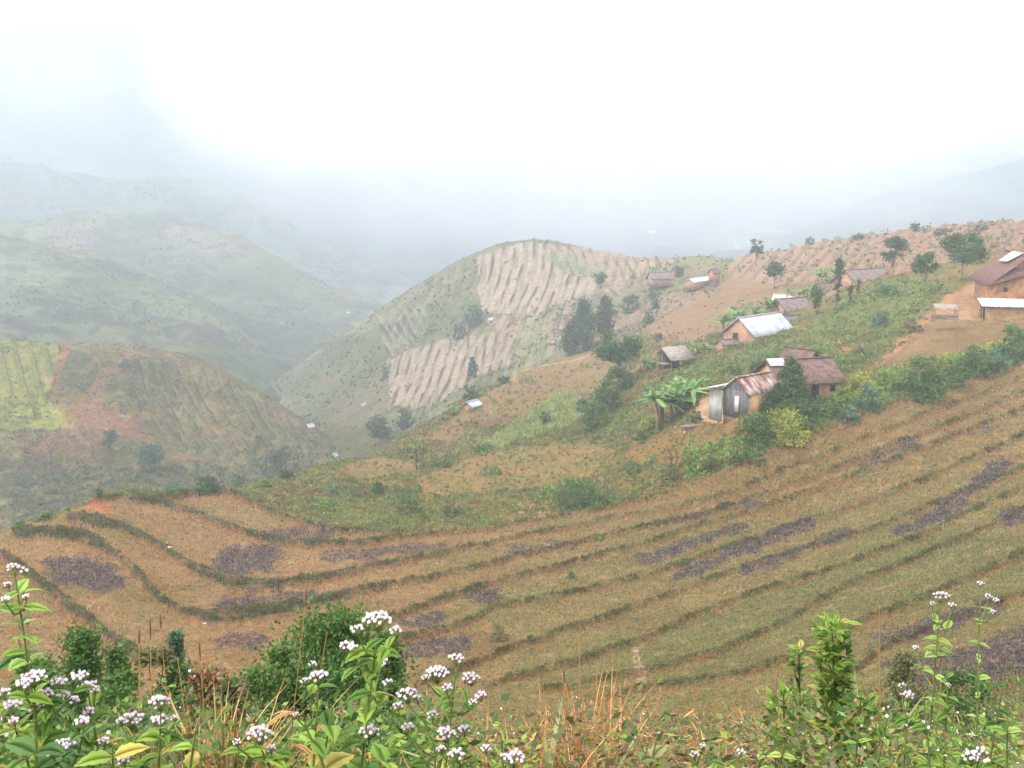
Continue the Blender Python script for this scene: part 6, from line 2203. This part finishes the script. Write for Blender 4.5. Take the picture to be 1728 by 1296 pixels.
L_ = lambda p, d: np.where(p < 840, 1.0, .12)
Rr_ = lambda p, d: np.where(p > 1280, 1.0, np.where(p > 830, .22, .35))
Cc_ = lambda p, d: np.where((p > 800) & (p < 1500), 1.0, .35)
bank_fill('bank_weeds', 1500, LM['weed'], 301, 34, 3.6, L_, topy=1200)
bank_fill('bank_dark_weeds', 1500, LM['weeddark'], 302, 36, 4.0, lambda p, d: np.where(p < 800, 1.0, .1), topy=1168)
bank_fill('bank_shade_weeds', 900, LM['brush'], 312, 36, 3.6, lambda p, d: np.where(p < 800, 1.0, .2), topy=1150, dlo=4)
bank_fill('bank_green_weeds', 1300, LM['weed'], 303, 34, 2.8, Rr_, topy=1190)
bank_fill('bank_pale_weeds', 600, LM['weedlight'], 304, 30, 2.6, Rr_, topy=1206)
bank_fill('bank_brown_weeds', 3800, LM['brown'], 305, 34, 2.6, Cc_, aspect=.28)
bank_fill('bank_straw', 1500, LM['orange'], 306, 20, 5.0, Cc_, aspect=.08, topy=1180)
bank_fill('bank_small_flowers', 300, LM['ivory'], 307, 5, .9, Rr_, hfrac=(.9, 1.05), aspect=.9, dlo=2.0, dhi=6)
bank_fill('bank_far_weeds', 4500, LM['olive'], 308, 26, 4.5, lambda p, d: np.where(p > 800, 1, .8), dlo=12, dhi=26, topy=1142, hfrac=(.2, .8))

nearw = ((hill.Y > 8) & (hill.Y < 33)) * sstep(33, 24, hill.Y) if False else (hill.Y > 8) * (1 - sstep(20, 30, hill.Y + 4 * fbm(hill.Xw * .3, hill.Y * .3, 2, 97)))
cover_blades('bank_dry_grass', hill, nearw, 9000, 17, 2.6, LM['brown'], 14, per=4, lean=.8)
cover_blades('bank_green_grass', hill, nearw, 5000, 15, 3.0, LM['olive'], 15, per=4, lean=.9)
cover_clumps('bank_low_weeds', hill, nearw * np.clip(fbm(hill.Xw * .6, hill.Y * .6, 3, 98) * 2 + .3, .05, 1), 2600, 13, LM['mid'], 16, per=10, leafpx=7)

bank_fill('bank_dark_brush', 1500, LM['olive'], 313, 34, 2.8, Cc_, topy=1196, dlo=2.2)

# the trodden verge the photographer stands on
vx = np.linspace(-14, 14, 29)
vy = np.linspace(-9, .97, 14)
VX, VY = np.meshgrid(vx, vy)
VZ = -1.42 + .03 * np.sin(VX * 1.3) * np.cos(VY * 1.1) - .12 * np.clip(VY, 0, 1)
idx = np.arange(VX.size).reshape(VX.shape)
q = np.stack([idx[:-1, :-1], idx[:-1, 1:], idx[1:, 1:], idx[1:, :-1]], -1).reshape(-1)
me = raw_mesh('path', np.stack([VX, VY, VZ], -1).reshape(-1, 3), q, 4, [m_near], np.tile(alb((140, 112, 82), 1), (VX.size, 1)))
tag(link('path', me), kind='structure')

# ------------------------------------------------------------------ low cloud lying against the mountain
def cloud(name, px, py, d, rx, ry, rz, dens, nscale, amp, seed, label):
    me = bpy.data.meshes.new(name)
    import bmesh
    bm = bmesh.new()
    bmesh.ops.create_icosphere(bm, subdivisions=4, radius=1.0)
    bm.to_mesh(me)
    bm.free()
    o = link(name, me)
    o.location = P(px, py, d)
    o.scale = (rx, ry, rz)
    m, n, out = newmat(name)
    t = n.nodes.new('ShaderNodeTexCoord')
    ln = n.nodes.new('ShaderNodeVectorMath')
    ln.operation = 'LENGTH'
    n.links.new(t.outputs['Object'], ln.inputs[0])
    mp = n.nodes.new('ShaderNodeMapping')
    mp.inputs['Location'].default_value = (seed, seed * 2, 0)
    mp.inputs['Scale'].default_value = (rx / 100, ry / 100, rz / 100)
    n.links.new(t.outputs['Object'], mp.inputs[0])
    z = n.nodes.new('ShaderNodeTexNoise')
    z.inputs['Scale'].default_value = nscale
    z.inputs['Detail'].default_value = 4
    z.inputs['Roughness'].default_value = .55
    n.links.new(mp.outputs[0], z.inputs['Vector'])
    a = n.nodes.new('ShaderNodeMath')
    a.operation = 'MULTIPLY_ADD'
    a.inputs[1].default_value = amp
    a.inputs[2].default_value = 1 - .5 * amp
    n.links.new(z.outputs[0], a.inputs[0])
    s = n.nodes.new('ShaderNodeMath')
    s.operation = 'SUBTRACT'
    n.links.new(a.outputs[0], s.inputs[0])
    n.links.new(ln.outputs['Value'], s.inputs[1])
    r = n.nodes.new('ShaderNodeMapRange')
    r.interpolation_type = 'SMOOTHSTEP'
    r.inputs[1].default_value = 0.0
    r.inputs[2].default_value = 0.45
    r.inputs[3].default_value = 0
    r.inputs[4].default_value = dens
    n.links.new(s.outputs[0], r.inputs[0])
    pv = n.nodes.new('ShaderNodeVolumePrincipled')
    pv.inputs['Color'].default_value = (1, 1, 1, 1)
    pv.inputs['Anisotropy'].default_value = 0.72
    n.links.new(r.outputs[0], pv.inputs['Density'])
    n.links.new(pv.outputs[0], out.inputs['Volume'])
    me.materials.append(m)
    tag(o, kind='stuff')
    return o


cloud('cloud_bank', 1200, 10, 540, 296, 60, 98, .022, .9, .5, 3, '')
cloud('cloud_lobe', 540, 110, 520, 100, 45, 62, .022, 1.2, .6, 5, '')
cloud('cloud_veil', 1000, 285, 600, 260, 50, 66, .0105, 1.2, .6, 9, '')
cloud('cloud_wisp', 100, 150, 560, 46, 30, 26, .0022, 1.9, .9, 8, '')

# ------------------------------------------------------------------ haze: one box of even air round the whole scene
def haze_box():
    x0, x1, y0, y1, z0, z1 = -2200, 2200, -60, 2300, -331.5, 400
    v = [(x, y, z) for z in (z0, z1) for y in (y0, y1) for x in (x0, x1)]
    f = [0, 2, 3, 1, 4, 5, 7, 6, 0, 1, 5, 4, 2, 6, 7, 3, 0, 4, 6, 2, 1, 3, 7, 5]
    m, n, out = newmat('haze_air')
    pv = n.nodes.new('ShaderNodeVolumePrincipled')
    pv.inputs['Color'].default_value = (0.83, 0.90, 0.99, 1)
    pv.inputs['Density'].default_value = HAZE_K
    pv.inputs['Anisotropy'].default_value = 0.35
    n.links.new(pv.outputs[0], out.inputs['Volume'])
    me = raw_mesh('haze', np.array(v, float), f, 4, [m], smooth=False)
    tag(link('haze', me), kind='stuff')


haze_box()
